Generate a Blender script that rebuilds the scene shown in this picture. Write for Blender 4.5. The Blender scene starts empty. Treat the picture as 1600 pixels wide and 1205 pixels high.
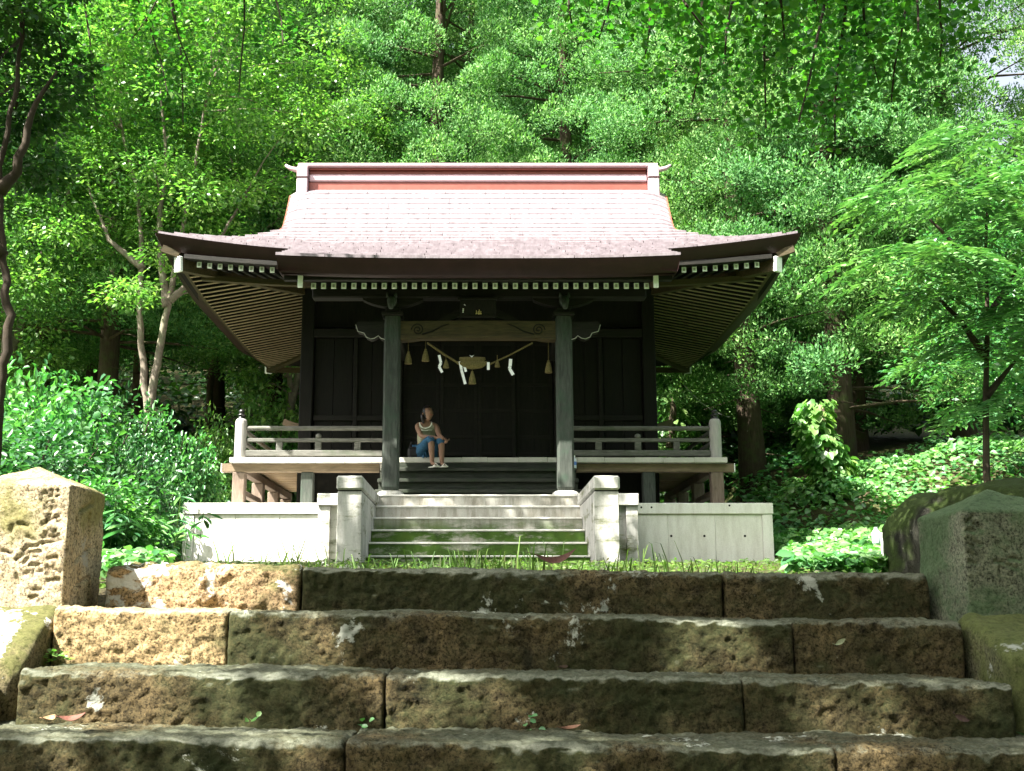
import bpy, math, random
import numpy as np
from mathutils import Vector, Matrix, noise as mnoise

# ------------------------------------------------------------------ camera, sky, sun, exposure
SC = bpy.context.scene
COL = SC.collection
R = math.radians
F_PX = 1800.0
PITCH = R(11.08)
cd = bpy.data.cameras.new('camera')
cam = bpy.data.objects.new('camera', cd)
COL.objects.link(cam)
cam.location = (0, 0, 0)
cam.rotation_euler = (R(90) + PITCH, 0, 0)
cd.sensor_width = 36
cd.lens = 36 * F_PX / 1600
cd.shift_x = 53 / 1600
cd.clip_start = 0.05
cd.clip_end = 600
SC.camera = cam

SUN_EL, SUN_AZ = 54.0, 55.0          # azimuth: degrees from behind the camera towards the left
sx_, sy_, sz_ = (-math.sin(R(SUN_AZ)) * math.cos(R(SUN_EL)), -math.cos(R(SUN_AZ)) * math.cos(R(SUN_EL)), math.sin(R(SUN_EL)))
W = bpy.data.worlds.new("World")
SC.world = W
W.use_nodes = True
nt = W.node_tree
nt.nodes.clear()
sky = nt.nodes.new('ShaderNodeTexSky')
sky.sky_type = 'NISHITA'
sky.sun_disc = False
sky.dust_density = 6.0
sky.ozone_density = 0.6
sky.sun_elevation = R(SUN_EL)
sky.sun_rotation = math.atan2(sx_, sy_) % (2 * math.pi)
bg = nt.nodes.new('ShaderNodeBackground')
bg.inputs['Strength'].default_value = 0.068
wo = nt.nodes.new('ShaderNodeOutputWorld')
hz = nt.nodes.new('ShaderNodeHueSaturation')      # hazy summer sky: paler than clear air
hz.inputs['Saturation'].default_value = 0.45
nt.links.new(sky.outputs[0], hz.inputs['Color'])
nt.links.new(hz.outputs[0], bg.inputs[0])
nt.links.new(bg.outputs[0], wo.inputs[0])
ld = bpy.data.lights.new('sun', 'SUN')
ld.energy = 5.0
ld.angle = R(0.5)
ld.color = (1.0, 0.96, 0.88)
sun = bpy.data.objects.new('sun', ld)
COL.objects.link(sun)
sun.rotation_euler = Vector((sx_, sy_, sz_)).to_track_quat('Z', 'Y').to_euler()
vs = SC.view_settings
vs.view_transform = 'Standard'
vs.look = 'None'
vs.exposure = 2.62
vs.gamma = 1
vs.use_curve_mapping = False
SC.cycles.max_bounces = 6
SC.cycles.diffuse_bounces = 3
SC.cycles.transmission_bounces = 3
SC.cycles.use_denoising = True

CP, SP = math.cos(PITCH), math.sin(PITCH)


def at(u, v, Y):
    """real position of something measured at (u, v) in the photo and standing Y metres away"""
    a = (602.5 - v) / F_PX
    yd = CP - a * SP
    return ((u - 747) / F_PX * Y / yd, (SP + a * CP) / yd * Y)


# ------------------------------------------------------------------ materials
def new_mat(name):
    m = bpy.data.materials.new(name)
    m.use_nodes = True
    n = m.node_tree.nodes
    n.clear()
    return m


class NB:
    def __init__(s, m):
        s.m = m
        s.t = m.node_tree

    def n(s, typ, **kw):
        x = s.t.nodes.new(typ)
        for k, v in kw.items():
            if k.startswith('i_'):
                key = k[2:]
                key = int(key) if key.isdigit() else key.replace('_', ' ')
                x.inputs[key].default_value = v
            else:
                setattr(x, k, v)
        return x

    def l(s, a, b):
        s.t.links.new(a, b)

    def coord(s, scale=(1, 1, 1), world=True):
        if world:
            g = s.n('ShaderNodeNewGeometry').outputs['Position']
        else:
            g = s.n('ShaderNodeTexCoord').outputs['Object']
        mp = s.n('ShaderNodeMapping')
        mp.inputs['Scale'].default_value = scale
        s.l(g, mp.inputs[0])
        return mp.outputs[0]

    def noise(s, vec, scale, detail=5, rough=0.6, dist=0.0):
        x = s.n('ShaderNodeTexNoise')
        x.inputs['Scale'].default_value = scale
        x.inputs['Detail'].default_value = detail
        x.inputs['Roughness'].default_value = rough
        x.inputs['Distortion'].default_value = dist
        s.l(vec, x.inputs['Vector'])
        return x.outputs['Fac']

    def ramp(s, fac, stops):
        r = s.n('ShaderNodeValToRGB')
        e = r.color_ramp.elements
        while len(e) < len(stops):
            e.new(0.5)
        for k, (p, c) in enumerate(stops):
            e[k].position = p
            e[k].color = tuple(c) + (1,) if len(c) == 3 else c
        s.l(fac, r.inputs[0])
        return r.outputs[0]

    def mix(s, fac, a, b, mode='MIX'):
        x = s.n('ShaderNodeMix', data_type='RGBA', blend_type=mode)
        for sock, val in ((x.inputs[0], fac), (x.inputs[6], a), (x.inputs[7], b)):
            if isinstance(val, (int, float)):
                sock.default_value = val
            elif isinstance(val, tuple):
                sock.default_value = val + (1,) if len(val) == 3 else val
            else:
                s.l(val, sock)
        return x.outputs[2]

    def mul(s, a, b, op='MULTIPLY'):
        x = s.n('ShaderNodeMath', operation=op)
        for sock, val in ((x.inputs[0], a), (x.inputs[1], b)):
            if isinstance(val, (int, float)):
                sock.default_value = val
            else:
                s.l(val, sock)
        return x.outputs[0]

    def principled(s, col, rough=0.8, bump=None, bstr=0.3, bdist=0.01, spec=0.3, metal=0.0, extra=None):
        p = s.n('ShaderNodeBsdfPrincipled')
        if isinstance(col, tuple):
            p.inputs['Base Color'].default_value = col + (1,)
        else:
            s.l(col, p.inputs['Base Color'])
        if isinstance(rough, (int, float)):
            p.inputs['Roughness'].default_value = rough
        else:
            s.l(rough, p.inputs['Roughness'])
        p.inputs['Specular IOR Level'].default_value = spec
        p.inputs['Metallic'].default_value = metal
        if bump is not None:
            b = s.n('ShaderNodeBump')
            b.inputs['Strength'].default_value = bstr
            b.inputs['Distance'].default_value = bdist
            s.l(bump, b.inputs['Height'])
            s.l(b.outputs[0], p.inputs['Normal'])
        o = s.n('ShaderNodeOutputMaterial')
        s.l(p.outputs[0], o.inputs[0])
        return p


def wood(name, dark, light, stretch=(1, 1, 14), rough=0.8, moss=None, spec=0.25, scale=5):
    m = new_mat(name)
    b = NB(m)
    sc = tuple(1.0 if s > 1 else 8.0 for s in stretch) if max(stretch) > 1 else stretch
    v = b.coord(sc)
    g = b.noise(v, scale, 6, 0.65, 0.5)
    c = b.ramp(g, [(0.28, dark), (0.72, light)])
    big = b.noise(b.coord(), 2.2, 4)
    c = b.mix(b.ramp(big, [(0.35, (0, 0, 0)), (0.7, (1, 1, 1))]), c, b.mix(0.5, c, dark))
    if moss:
        mm = b.noise(b.coord(), 3.1, 6, 0.7)
        c = b.mix(b.ramp(mm, [(0.5, (0, 0, 0)), (0.68, (0.8, 0.8, 0.8))]), c, moss)
    b.principled(c, rough, g, 0.35, 0.01, spec)
    return m


def plain(name, col, rough=0.7, spec=0.3, var=0.15, metal=0.0, bscale=30):
    m = new_mat(name)
    b = NB(m)
    g = b.noise(b.coord(), bscale, 4)
    d = tuple(x * (1 - var) for x in col)
    u = tuple(min(1, x * (1 + var)) for x in col)
    c = b.ramp(g, [(0.3, d), (0.7, u)])
    b.principled(c, rough, g, 0.15, 0.005, spec, metal)
    return m


def leafmat(name, cols, trans=0.35, rough=0.45, spec=0.35, tcol=None, patch=1.3):
    """cols: list of base colours picked leaf by leaf"""
    m = new_mat(name)
    b = NB(m)
    geo = b.n('ShaderNodeNewGeometry')
    st = [(k / max(1, len(cols) - 1), c) for k, c in enumerate(cols)]
    c = b.ramp(geo.outputs['Random Per Island'], st)
    nz = b.noise(b.coord(), patch, 3)
    c = b.mix(b.ramp(nz, [(0.35, (0, 0, 0)), (0.65, (1, 1, 1))]), b.mix(1.0, c, (0.8, 0.95, 1.1), 'MULTIPLY'), b.mix(1.0, c, (1.12, 1.06, 0.9), 'MULTIPLY'))
    p = b.n('ShaderNodeBsdfPrincipled')
    b.l(c, p.inputs['Base Color'])
    p.inputs['Roughness'].default_value = rough
    p.inputs['Specular IOR Level'].default_value = spec
    t = b.n('ShaderNodeBsdfTranslucent')
    b.l(b.mix(1.0, c, tcol or (1.15, 1.6, 0.6), 'MULTIPLY'), t.inputs['Color'])
    mx = b.n('ShaderNodeMixShader')
    mx.inputs[0].default_value = trans
    b.l(p.outputs[0], mx.inputs[1])
    b.l(t.outputs[0], mx.inputs[2])
    o = b.n('ShaderNodeOutputMaterial')
    b.l(mx.outputs[0], o.inputs[0])
    return m


def stone_mat(name, base1, base2, moss, lichen, moss_amt=0.5, lichen_amt=0.5, top_moss=0.5, arris=0.0):
    m = new_mat(name)
    b = NB(m)
    v = b.coord()
    fine = b.noise(v, 34, 9, 0.8)
    mid = b.noise(v, 9, 6, 0.65, 0.4)
    big = b.noise(v, 1.9, 5, 0.6)
    c = b.ramp(mid, [(0.3, base1), (0.7, base2)])
    c = b.mix(b.ramp(fine, [(0.38, (0, 0, 0)), (0.47, (1, 1, 1))]), b.mix(1.0, c, (0.3, 0.29, 0.26), 'MULTIPLY'), c)
    grain = b.noise(v, 95, 4, 0.75)
    c = b.mix(1.0, c, b.ramp(grain, [(0.38, (0.2, 0.2, 0.18)), (0.48, (0.9, 0.9, 0.9)), (0.7, (1.6, 1.55, 1.45))]), 'MULTIPLY')
    # moss where the big noise says so, more of it on upward faces
    nrm = b.n('ShaderNodeSeparateXYZ')
    b.l(b.n('ShaderNodeNewGeometry').outputs['Normal'], nrm.inputs[0])
    up = b.mul(nrm.outputs['Z'], top_moss)
    ms = b.mul(b.mul(big, 0.75), b.mul(mid, 0.35), 'ADD')
    ms = b.mul(ms, b.mul(up, 0.22), 'ADD')
    mk = b.ramp(ms, [(0.62 - 0.17 * moss_amt, (0, 0, 0)), (0.72 - 0.14 * moss_amt, (1, 1, 1))])
    mcol = b.ramp(fine, [(0.3, tuple(x * 0.45 for x in moss)), (0.7, tuple(x * 1.35 for x in moss))])
    c = b.mix(b.mul(mk, 0.8), c, mcol)
    off = b.n('ShaderNodeMapping')
    off.inputs['Location'].default_value = (5.3, 2.1, 8.7)
    b.l(v, off.inputs[0])
    lz = b.noise(off.outputs[0], 3.3, 8, 0.7, 0.3)
    lz = b.mul(lz, b.mul(up, 0.05), 'ADD')
    lk = b.ramp(lz, [(0.69 - 0.13 * lichen_amt, (0, 0, 0)), (0.72 - 0.13 * lichen_amt, (1, 1, 1))])
    c = b.mix(lk, c, b.mix(fine, lichen, tuple(x * 0.6 for x in lichen)))
    if arris:
        ek = b.ramp(nrm.outputs['Z'], [(0.3, (0, 0, 0)), (0.62, (1, 1, 1)), (0.9, (0.75,) * 3), (1.0, (0.3,) * 3)])
        ek = b.mul(ek, b.ramp(b.mul(b.mul(fine, 0.5), b.mul(big, 0.6), 'ADD'), [(0.45, (0, 0, 0)), (0.62, (1, 1, 1))]))
        c = b.mix(b.mul(ek, arris), c, b.mix(grain, (0.16, 0.17, 0.12), (0.4, 0.42, 0.34)))
    h = b.mul(b.mul(b.mul(fine, 0.8), b.mul(mid, 1.0), 'ADD'), b.mul(grain, 0.25), 'ADD')
    b.principled(c, 0.92, h, 0.9, 0.024, 0.15)
    return m


def concrete_mat(name, col, stain, green=None, green_amt=0.4, zlo=None, zhi=None):
    m = new_mat(name)
    b = NB(m)
    v = b.coord()
    fine = b.noise(v, 60, 6, 0.7)
    st = b.noise(b.coord((5, 5, 1.1)), 1.7, 7, 0.7)
    c = b.ramp(st, [(0.36, stain), (0.6, col)])
    c = b.mix(0.25, c, b.ramp(fine, [(0.3, tuple(x * 0.5 for x in col)), (0.6, col)]))
    if green:
        g = b.noise(b.coord((1.6, 1.6, 5)), 1.1, 7, 0.72)
        gk = b.ramp(g, [(0.58 - 0.2 * green_amt, (0, 0, 0)), (0.72 - 0.2 * green_amt, (1, 1, 1))])
        if zlo is not None:
            sp = b.n('ShaderNodeSeparateXYZ')
            b.l(v, sp.inputs[0])
            mr = b.n('ShaderNodeMapRange')
            mr.inputs[1].default_value = zhi
            mr.inputs[2].default_value = zlo
            b.l(sp.outputs['Z'], mr.inputs[0])
            gk = b.mul(gk, mr.outputs[0])
        gc = b.ramp(b.noise(v, 4.5, 6, 0.7), [(0.3, tuple(x * 0.35 for x in green)), (0.55, green), (0.8, (green[0] * 1.5, green[1] * 1.15, green[2]))])
        c = b.mix(gk, c, gc)
    b.principled(c, 0.85, fine, 0.25, 0.006, 0.2)
    return m


M = {}
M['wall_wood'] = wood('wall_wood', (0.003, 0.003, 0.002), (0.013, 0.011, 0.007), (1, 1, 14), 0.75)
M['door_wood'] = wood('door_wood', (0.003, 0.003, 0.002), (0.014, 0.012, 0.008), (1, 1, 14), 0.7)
M['rafter_lit_wood'] = wood('rafter_lit_wood', (0.2, 0.155, 0.09), (0.36, 0.285, 0.17), (14, 14, 1), 0.8)  # wood tone with the light on the rafter undersides painted in
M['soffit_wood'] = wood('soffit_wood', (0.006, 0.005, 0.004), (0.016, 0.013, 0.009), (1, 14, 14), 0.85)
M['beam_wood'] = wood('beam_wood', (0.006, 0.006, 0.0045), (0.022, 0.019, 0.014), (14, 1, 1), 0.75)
M['koryo_wood'] = wood('rainbow_beam_wood', (0.03, 0.026, 0.013), (0.1, 0.072, 0.03), (14, 1, 1), 0.7)
M['post_wood'] = wood('post_wood', (0.022, 0.027, 0.022), (0.085, 0.095, 0.08), (1, 1, 14), 0.8, moss=(0.035, 0.06, 0.04))
M['grey_wood'] = wood('weathered_grey_wood', (0.07, 0.07, 0.06), (0.22, 0.215, 0.19), (14, 14, 1), 0.85, moss=(0.07, 0.085, 0.055))
M['rail_post_wood'] = wood('rail_post_wood', (0.3, 0.29, 0.28), (0.5, 0.47, 0.44), (1, 1, 14), 0.8)
M['brown_wood'] = wood('brown_wood', (0.11, 0.085, 0.055), (0.27, 0.2, 0.13), (14, 1, 1), 0.8)
M['brown_vwood'] = wood('brown_post_wood', (0.1, 0.075, 0.055), (0.26, 0.2, 0.155), (1, 1, 14), 0.8)
M['floor_wood'] = wood('floor_wood', (0.4, 0.39, 0.34), (0.62, 0.6, 0.54), (1, 1, 1), 0.8)
M['under_wood'] = wood('floor_underside_wood', (0.2, 0.14, 0.075), (0.42, 0.31, 0.18), (14, 1, 1), 0.8)
M['step_wood'] = wood('step_wood', (0.012, 0.015, 0.01), (0.065, 0.07, 0.055), (14, 1, 1), 0.8, moss=(0.02, 0.035, 0.015))
M['white_paint'] = plain('white_paint', (0.88, 0.9, 0.86), 0.6, 0.3, 0.1)
M['grey_paint'] = plain('worn_grey_paint', (0.36, 0.36, 0.31), 0.7, 0.3, 0.2)
M['black_metal'] = plain('black_metal', (0.015, 0.015, 0.015), 0.35, 0.5, 0.1)
M['fascia'] = wood('red_brown_fascia', (0.022, 0.009, 0.009), (0.042, 0.017, 0.016), (1, 1, 1), 0.55)
M['ridge_red'] = plain('ridge_red_metal', (0.26, 0.075, 0.055), 0.4, 0.5, 0.12, 0.2, 8)
M['ridge_pale'] = plain('ridge_pale_metal', (0.5, 0.36, 0.38), 0.35, 0.5, 0.1, 0.2, 8)


def roof_mat():
    m = new_mat('weathered_red_roof_metal')
    b = NB(m)
    v = b.coord()
    rnd = b.n('ShaderNodeObjectInfo').outputs['Random']
    st = b.noise(b.coord((6, 1, 1)), 2.0, 6, 0.7)
    c = b.ramp(st, [(0.3, (0.12, 0.1, 0.108)), (0.65, (0.23, 0.2, 0.215))])
    c = b.mix(b.mul(rnd, 0.35), c, (0.15, 0.12, 0.13))
    b.principled(c, b.ramp(st, [(0.3, (0.3,) * 3), (0.7, (0.5,) * 3)]), b.noise(v, 18, 5), 0.12, 0.01, 0.35, 0.0)
    return m


M['roof'] = roof_mat()
M['concrete'] = concrete_mat('concrete', (0.8, 0.79, 0.74), (0.62, 0.6, 0.54))
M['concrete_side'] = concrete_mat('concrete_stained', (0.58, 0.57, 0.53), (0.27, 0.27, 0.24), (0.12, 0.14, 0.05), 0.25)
M['concrete_step'] = concrete_mat('concrete_mossy_steps', (0.44, 0.43, 0.38), (0.18, 0.165, 0.12), (0.055, 0.11, 0.017), 1.05, 0.95, 1.15)
M['hole'] = plain('dark_hole', (0.02, 0.02, 0.02), 0.9, 0.1)
M['stone'] = stone_mat('weathered_tuff', (0.026, 0.025, 0.012), (0.19, 0.14, 0.07), (0.026, 0.036, 0.012), (0.5, 0.52, 0.44), 0.85, 0.52, 0.3, 0.7)
M['stone_sunlit_tan'] = stone_mat('sunlit_tan_tuff', (0.22, 0.155, 0.075), (0.55, 0.41, 0.22), (0.05, 0.06, 0.02), (0.7, 0.68, 0.6), 0.05, 0.5, 0.2, 0.8)  # tan stone with the sunlight on the left step block painted in
M['slab_green'] = stone_mat('green_slab', (0.06, 0.065, 0.035), (0.2, 0.19, 0.11), (0.09, 0.11, 0.03), (0.4, 0.42, 0.36), 0.8, 0.35, 0.9)
M['stone_lichen'] = stone_mat('lichened_tuff', (0.25, 0.17, 0.09), (0.5, 0.36, 0.21), (0.045, 0.06, 0.015), (0.75, 0.74, 0.68), 0.3, 0.8, 0.5)
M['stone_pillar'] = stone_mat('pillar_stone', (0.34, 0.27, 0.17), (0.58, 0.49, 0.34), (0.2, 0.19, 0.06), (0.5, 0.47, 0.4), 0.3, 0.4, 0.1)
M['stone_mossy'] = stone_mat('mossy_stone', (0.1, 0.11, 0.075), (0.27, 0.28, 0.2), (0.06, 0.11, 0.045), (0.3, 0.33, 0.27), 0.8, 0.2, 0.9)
M['stone_slab'] = stone_mat('mossy_slab', (0.13, 0.105, 0.06), (0.3, 0.25, 0.15), (0.09, 0.1, 0.025), (0.75, 0.74, 0.68), 0.35, 0.95, 0.9)
M['boulder'] = stone_mat('boulder_stone', (0.01, 0.01, 0.008), (0.035, 0.035, 0.025), (0.03, 0.05, 0.008), (0.2, 0.2, 0.16), 0.25, 0.1, 1.5)
M['moss_ground'] = stone_mat('mossy_earth', (0.035, 0.03, 0.016), (0.1, 0.08, 0.045), (0.045, 0.065, 0.014), (0.12, 0.13, 0.06), 0.45, 0.2, 0.3)
M['bark_pale'] = wood('pale_bark', (0.09, 0.075, 0.055), (0.3, 0.25, 0.2), (1, 1, 1), 0.9, moss=(0.2, 0.23, 0.13), scale=9)
M['bark'] = wood('cedar_bark', (0.035, 0.025, 0.017), (0.11, 0.08, 0.055), (1, 1, 14), 0.95, moss=(0.07, 0.09, 0.03), scale=4)
M['bark_dark'] = wood('dark_bark', (0.02, 0.015, 0.01), (0.06, 0.045, 0.03), (1, 1, 1), 0.95)
M['cedar'] = leafmat('cedar_needles', [(0.045, 0.135, 0.035), (0.1, 0.22, 0.06), (0.21, 0.35, 0.12)], 0.3, 0.6, 0.15, (1.2, 1.6, 0.7), 0.3)
M['leaf_y'] = leafmat('yellow_green_leaves', [(0.06, 0.15, 0.035), (0.13, 0.26, 0.055), (0.25, 0.37, 0.11)], 0.38, 0.38, 0.5)
M['leaf_m'] = leafmat('mid_green_leaves', [(0.03, 0.115, 0.04), (0.065, 0.19, 0.06), (0.13, 0.27, 0.09)], 0.35, 0.38, 0.5)
M['leaf_maple'] = leafmat('maple_leaves', [(0.022, 0.085, 0.018), (0.038, 0.125, 0.022), (0.075, 0.17, 0.028)], 0.5, 0.45, 0.35, (1.2, 1.7, 0.5))
M['leaf_dark'] = leafmat('dark_glossy_leaves', [(0.018, 0.055, 0.015), (0.035, 0.09, 0.022), (0.06, 0.13, 0.03)], 0.25, 0.4, 0.3)
M['leaf_bush'] = leafmat('bush_leaves', [(0.016, 0.065, 0.022), (0.032, 0.1, 0.035), (0.075, 0.17, 0.065)], 0.3, 0.35, 0.5)
M['leaf_fern'] = leafmat('fern_leaflets', [(0.05, 0.14, 0.04), (0.09, 0.2, 0.06), (0.19, 0.31, 0.12)], 0.2, 0.4, 0.5, (1.1, 1.5, 0.6))
M['leaf_pale'] = leafmat('pale_leaves', [(0.06, 0.18, 0.07), (0.11, 0.26, 0.1), (0.2, 0.35, 0.17)], 0.35, 0.4, 0.5, (1.2, 1.5, 0.8))
M['leaf_cover'] = leafmat('ground_cover_leaves', [(0.045, 0.14, 0.045), (0.09, 0.22, 0.06), (0.18, 0.32, 0.12)], 0.3, 0.35, 0.5)
M['leaf_vine'] = leafmat('vine_leaves', [(0.07, 0.17, 0.04), (0.13, 0.25, 0.06), (0.25, 0.36, 0.12)], 0.4, 0.4, 0.5)
M['grass'] = leafmat('grass_blades', [(0.06, 0.05, 0.02), (0.05, 0.09, 0.018), (0.08, 0.14, 0.025), (0.12, 0.19, 0.04)], 0.4, 0.5, 0.3)
M['litter'] = leafmat('dead_leaves', [(0.1, 0.045, 0.02), (0.2, 0.11, 0.05), (0.28, 0.19, 0.1)], 0.1, 0.7, 0.2, (1, 1, 1))
M['straw'] = plain('straw', (0.12, 0.1, 0.04), 0.9, 0.1, 0.35, 0, 60)
M['paper'] = plain('white_paper', (0.85, 0.86, 0.85), 0.7, 0.2, 0.04)
M['gold'] = plain('gold_leaf', (0.75, 0.55, 0.22), 0.35, 0.5, 0.1, 0.6)
M['skin'] = plain('skin', (0.22, 0.125, 0.08), 0.55, 0.3, 0.06)
M['hair'] = plain('black_hair', (0.008, 0.006, 0.005), 0.4, 0.4, 0.2)
M['blouse'] = plain('grey_olive_blouse', (0.27, 0.27, 0.19), 0.85, 0.1, 0.2, 0, 40)
M['lace'] = plain('white_lace', (0.6, 0.6, 0.52), 0.85, 0.1, 0.1)
M['denim'] = plain('blue_denim', (0.03, 0.085, 0.15), 0.85, 0.1, 0.3, 0, 40)
M['bag'] = plain('black_bag', (0.008, 0.008, 0.009), 0.6, 0.3, 0.2)
M['plastic'] = plain('clear_white_plastic', (0.62, 0.68, 0.74), 0.25, 0.5, 0.05)
M['blue'] = plain('blue_label', (0.1, 0.2, 0.5), 0.4, 0.5, 0.05)
M['purple'] = plain('purple_print', (0.2, 0.04, 0.3), 0.5, 0.4, 0.05)
M['wire'] = plain('pale_wire', (0.5, 0.5, 0.47), 0.5, 0.4, 0.1)


# ------------------------------------------------------------------ object helpers
def tag(o, label=None, cat=None, group=None, kind=None):
    if label:
        o['label'] = label
    if cat:
        o['category'] = cat
    if group:
        o['group'] = group
    if kind:
        o['kind'] = kind
    return o


def empty(name, loc, label=None, cat=None, group=None):
    o = bpy.data.objects.new(name, None)
    COL.objects.link(o)
    o.location = loc
    o.empty_display_size = 0.2
    tag(o, label, cat, group)
    return o


def link(name, me, mat=None, parent=None, smooth=False, loc=None):
    if mat is not None and not me.materials:
        for mm in (mat if isinstance(mat, list) else [mat]):
            me.materials.append(mm)
    if smooth:
        me.polygons.foreach_set('use_smooth', [True] * len(me.polygons))
    o = bpy.data.objects.new(name, me)
    COL.objects.link(o)
    if parent is not None:
        o.parent = parent
        # parts are built in world coordinates: undo the parents' offsets
        p, off = parent, Vector((0, 0, 0))
        while p is not None:
            off += Vector(p.location)
            p = p.parent
        o.location = (Vector(loc) if loc is not None else Vector((0, 0, 0))) - off
    elif loc is not None:
        o.location = loc
    return o


def mesh_np(name, v, f):
    v = np.asarray(v, np.float32)
    f = np.asarray(f, np.int32)
    me = bpy.data.meshes.new(name)
    k = f.shape[1]
    me.vertices.add(len(v))
    me.vertices.foreach_set('co', v.ravel())
    me.loops.add(f.size)
    me.loops.foreach_set('vertex_index', f.ravel())
    me.polygons.add(len(f))
    me.polygons.foreach_set('loop_start', np.arange(0, f.size, k, dtype=np.int32))
    me.update(calc_edges=True)
    me.validate()
    return me


class MB:
    def __init__(s):
        s.v = []
        s.f = []
        s.mi = []
        s.cur = 0

    def add(s, v, f):
        o = len(s.v)
        s.v += [tuple(p) for p in v]
        for q in f:
            s.f.append(tuple(i + o for i in q))
            s.mi.append(s.cur)
        return s

    def box(s, x0, x1, y0, y1, z0, z1, c=0.0, rot=None, piv=None):
        """box with chamfered edges"""
        cx, cy, cz = (x0 + x1) / 2, (y0 + y1) / 2, (z0 + z1) / 2
        hx, hy, hz = abs(x1 - x0) / 2, abs(y1 - y0) / 2, abs(z1 - z0) / 2
        c = min(c, hx * 0.45, hy * 0.45, hz * 0.45)
        if c <= 0:
            v = [(cx + i * hx, cy + j * hy, cz + k * hz) for i in (-1, 1) for j in (-1, 1) for k in (-1, 1)]
            f = [(0, 1, 3, 2), (4, 6, 7, 5), (0, 4, 5, 1), (2, 3, 7, 6), (0, 2, 6, 4), (1, 5, 7, 3)]
        else:
            v, idx = [], {}
            for i in (-1, 1):
                for j in (-1, 1):
                    for k in (-1, 1):
                        for a in range(3):
                            d = [hx - c, hy - c, hz - c]
                            d[a] = (hx, hy, hz)[a]
                            idx[(i, j, k, a)] = len(v)
                            v.append((cx + i * d[0], cy + j * d[1], cz + k * d[2]))
            f = []
            for sg in (-1, 1):
                q = [idx[(sg, j, k, 0)] for j, k in ((-1, -1), (1, -1), (1, 1), (-1, 1))]
                f.append(q if sg > 0 else q[::-1])
                q = [idx[(i, sg, k, 1)] for i, k in ((-1, -1), (1, -1), (1, 1), (-1, 1))]
                f.append(q if sg < 0 else q[::-1])
                q = [idx[(i, j, sg, 2)] for i, j in ((-1, -1), (1, -1), (1, 1), (-1, 1))]
                f.append(q if sg > 0 else q[::-1])
            for a in range(3):
                b_, c_ = [t for t in range(3) if t != a]
                for sb in (-1, 1):
                    for sc in (-1, 1):
                        def key(sa, ax):
                            t = [0, 0, 0]
                            t[a] = sa
                            t[b_] = sb
                            t[c_] = sc
                            return idx[(t[0], t[1], t[2], ax)]
                        f.append([key(-1, b_), key(1, b_), key(1, c_), key(-1, c_)])
            for i in (-1, 1):
                for j in (-1, 1):
                    for k in (-1, 1):
                        f.append([idx[(i, j, k, a)] for a in range(3)])
        if rot is not None:
            pv = Vector(piv if piv else (cx, cy, cz))
            v = [tuple(rot @ (Vector(p) - pv) + pv) for p in v]
        return s.add(v, f)

    def bar(s, p0, p1, w, h, c=0.0, up=(0, 0, 1)):
        """rectangular bar from p0 to p1, width w across, height h"""
        p0, p1 = Vector(p0), Vector(p1)
        d = (p1 - p0)
        L = d.length
        d.normalize()
        side = d.cross(Vector(up)).normalized()
        u = side.cross(d)
        m = MB().box(0, L, -w / 2, w / 2, -h / 2, h / 2, c)
        s.add([tuple(p0 + d * p[0] + side * p[1] + u * p[2]) for p in m.v], m.f)
        return s

    def tube(s, pts, rad, n=8, cap=True):
        pts = [Vector(p) for p in pts]
        if isinstance(rad, (int, float)):
            rad = [rad] * len(pts)
        v, f = [], []
        prev = None
        for i, p in enumerate(pts):
            d = (pts[min(i + 1, len(pts) - 1)] - pts[max(i - 1, 0)])
            if d.length < 1e-9:
                d = Vector((0, 0, 1))
            d.normalize()
            if prev is None:
                a = d.cross(Vector((0, 0, 1)))
                if a.length < 0.1:
                    a = d.cross(Vector((0, 1, 0)))
            else:
                a = prev - d * prev.dot(d)
            a.normalize()
            prev = a
            b_ = d.cross(a)
            for k in range(n):
                t = 2 * math.pi * k / n
                v.append(tuple(p + (a * math.cos(t) + b_ * math.sin(t)) * rad[i]))
        for i in range(len(pts) - 1):
            for k in range(n):
                f.append((i * n + k, i * n + (k + 1) % n, (i + 1) * n + (k + 1) % n, (i + 1) * n + k))
        if cap:
            f.append(tuple(range(n))[::-1])
            f.append(tuple((len(pts) - 1) * n + k for k in range(n)))
        return s.add(v, f)

    def lathe(s, c, prof, n=16):
        v, f = [], []
        for (r, z) in prof:
            for k in range(n):
                t = 2 * math.pi * k / n
                v.append((c[0] + r * math.cos(t), c[1] + r * math.sin(t), c[2] + z))
        for i in range(len(prof) - 1):
            for k in range(n):
                f.append((i * n + k, i * n + (k + 1) % n, (i + 1) * n + (k + 1) % n, (i + 1) * n + k))
        f.append(tuple(range(n))[::-1])
        f.append(tuple((len(prof) - 1) * n + k for k in range(n)))
        return s.add(v, f)

    def prism(s, outline, y0, y1):
        """outline: list of (x, z), extruded from y0 to y1 (fan triangulated from centroid)"""
        n = len(outline)
        cx = sum(p[0] for p in outline) / n
        cz = sum(p[1] for p in outline) / n
        v = [(p[0], y0, p[1]) for p in outline] + [(p[0], y1, p[1]) for p in outline] + [(cx, y0, cz), (cx, y1, cz)]
        f = []
        for i in range(n):
            j = (i + 1) % n
            f.append((i, j, n + j, n + i))
            f.append((j, i, 2 * n))
            f.append((n + i, n + j, 2 * n + 1))
        return s.add(v, f)

    def mesh(s, name):
        me = bpy.data.meshes.new(name)
        me.from_pydata(s.v, [], s.f)
        if any(s.mi):
            me.polygons.foreach_set('material_index', s.mi)
        me.update()
        return me

    def build(s, name, mat, parent=None, smooth=False):
        return link(name, s.mesh(name), mat, parent, smooth)


def fix_normals(o):
    import bmesh
    bm = bmesh.new()
    bm.from_mesh(o.data)
    bmesh.ops.recalc_face_normals(bm, faces=bm.faces)
    bm.to_mesh(o.data)
    bm.free()


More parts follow.
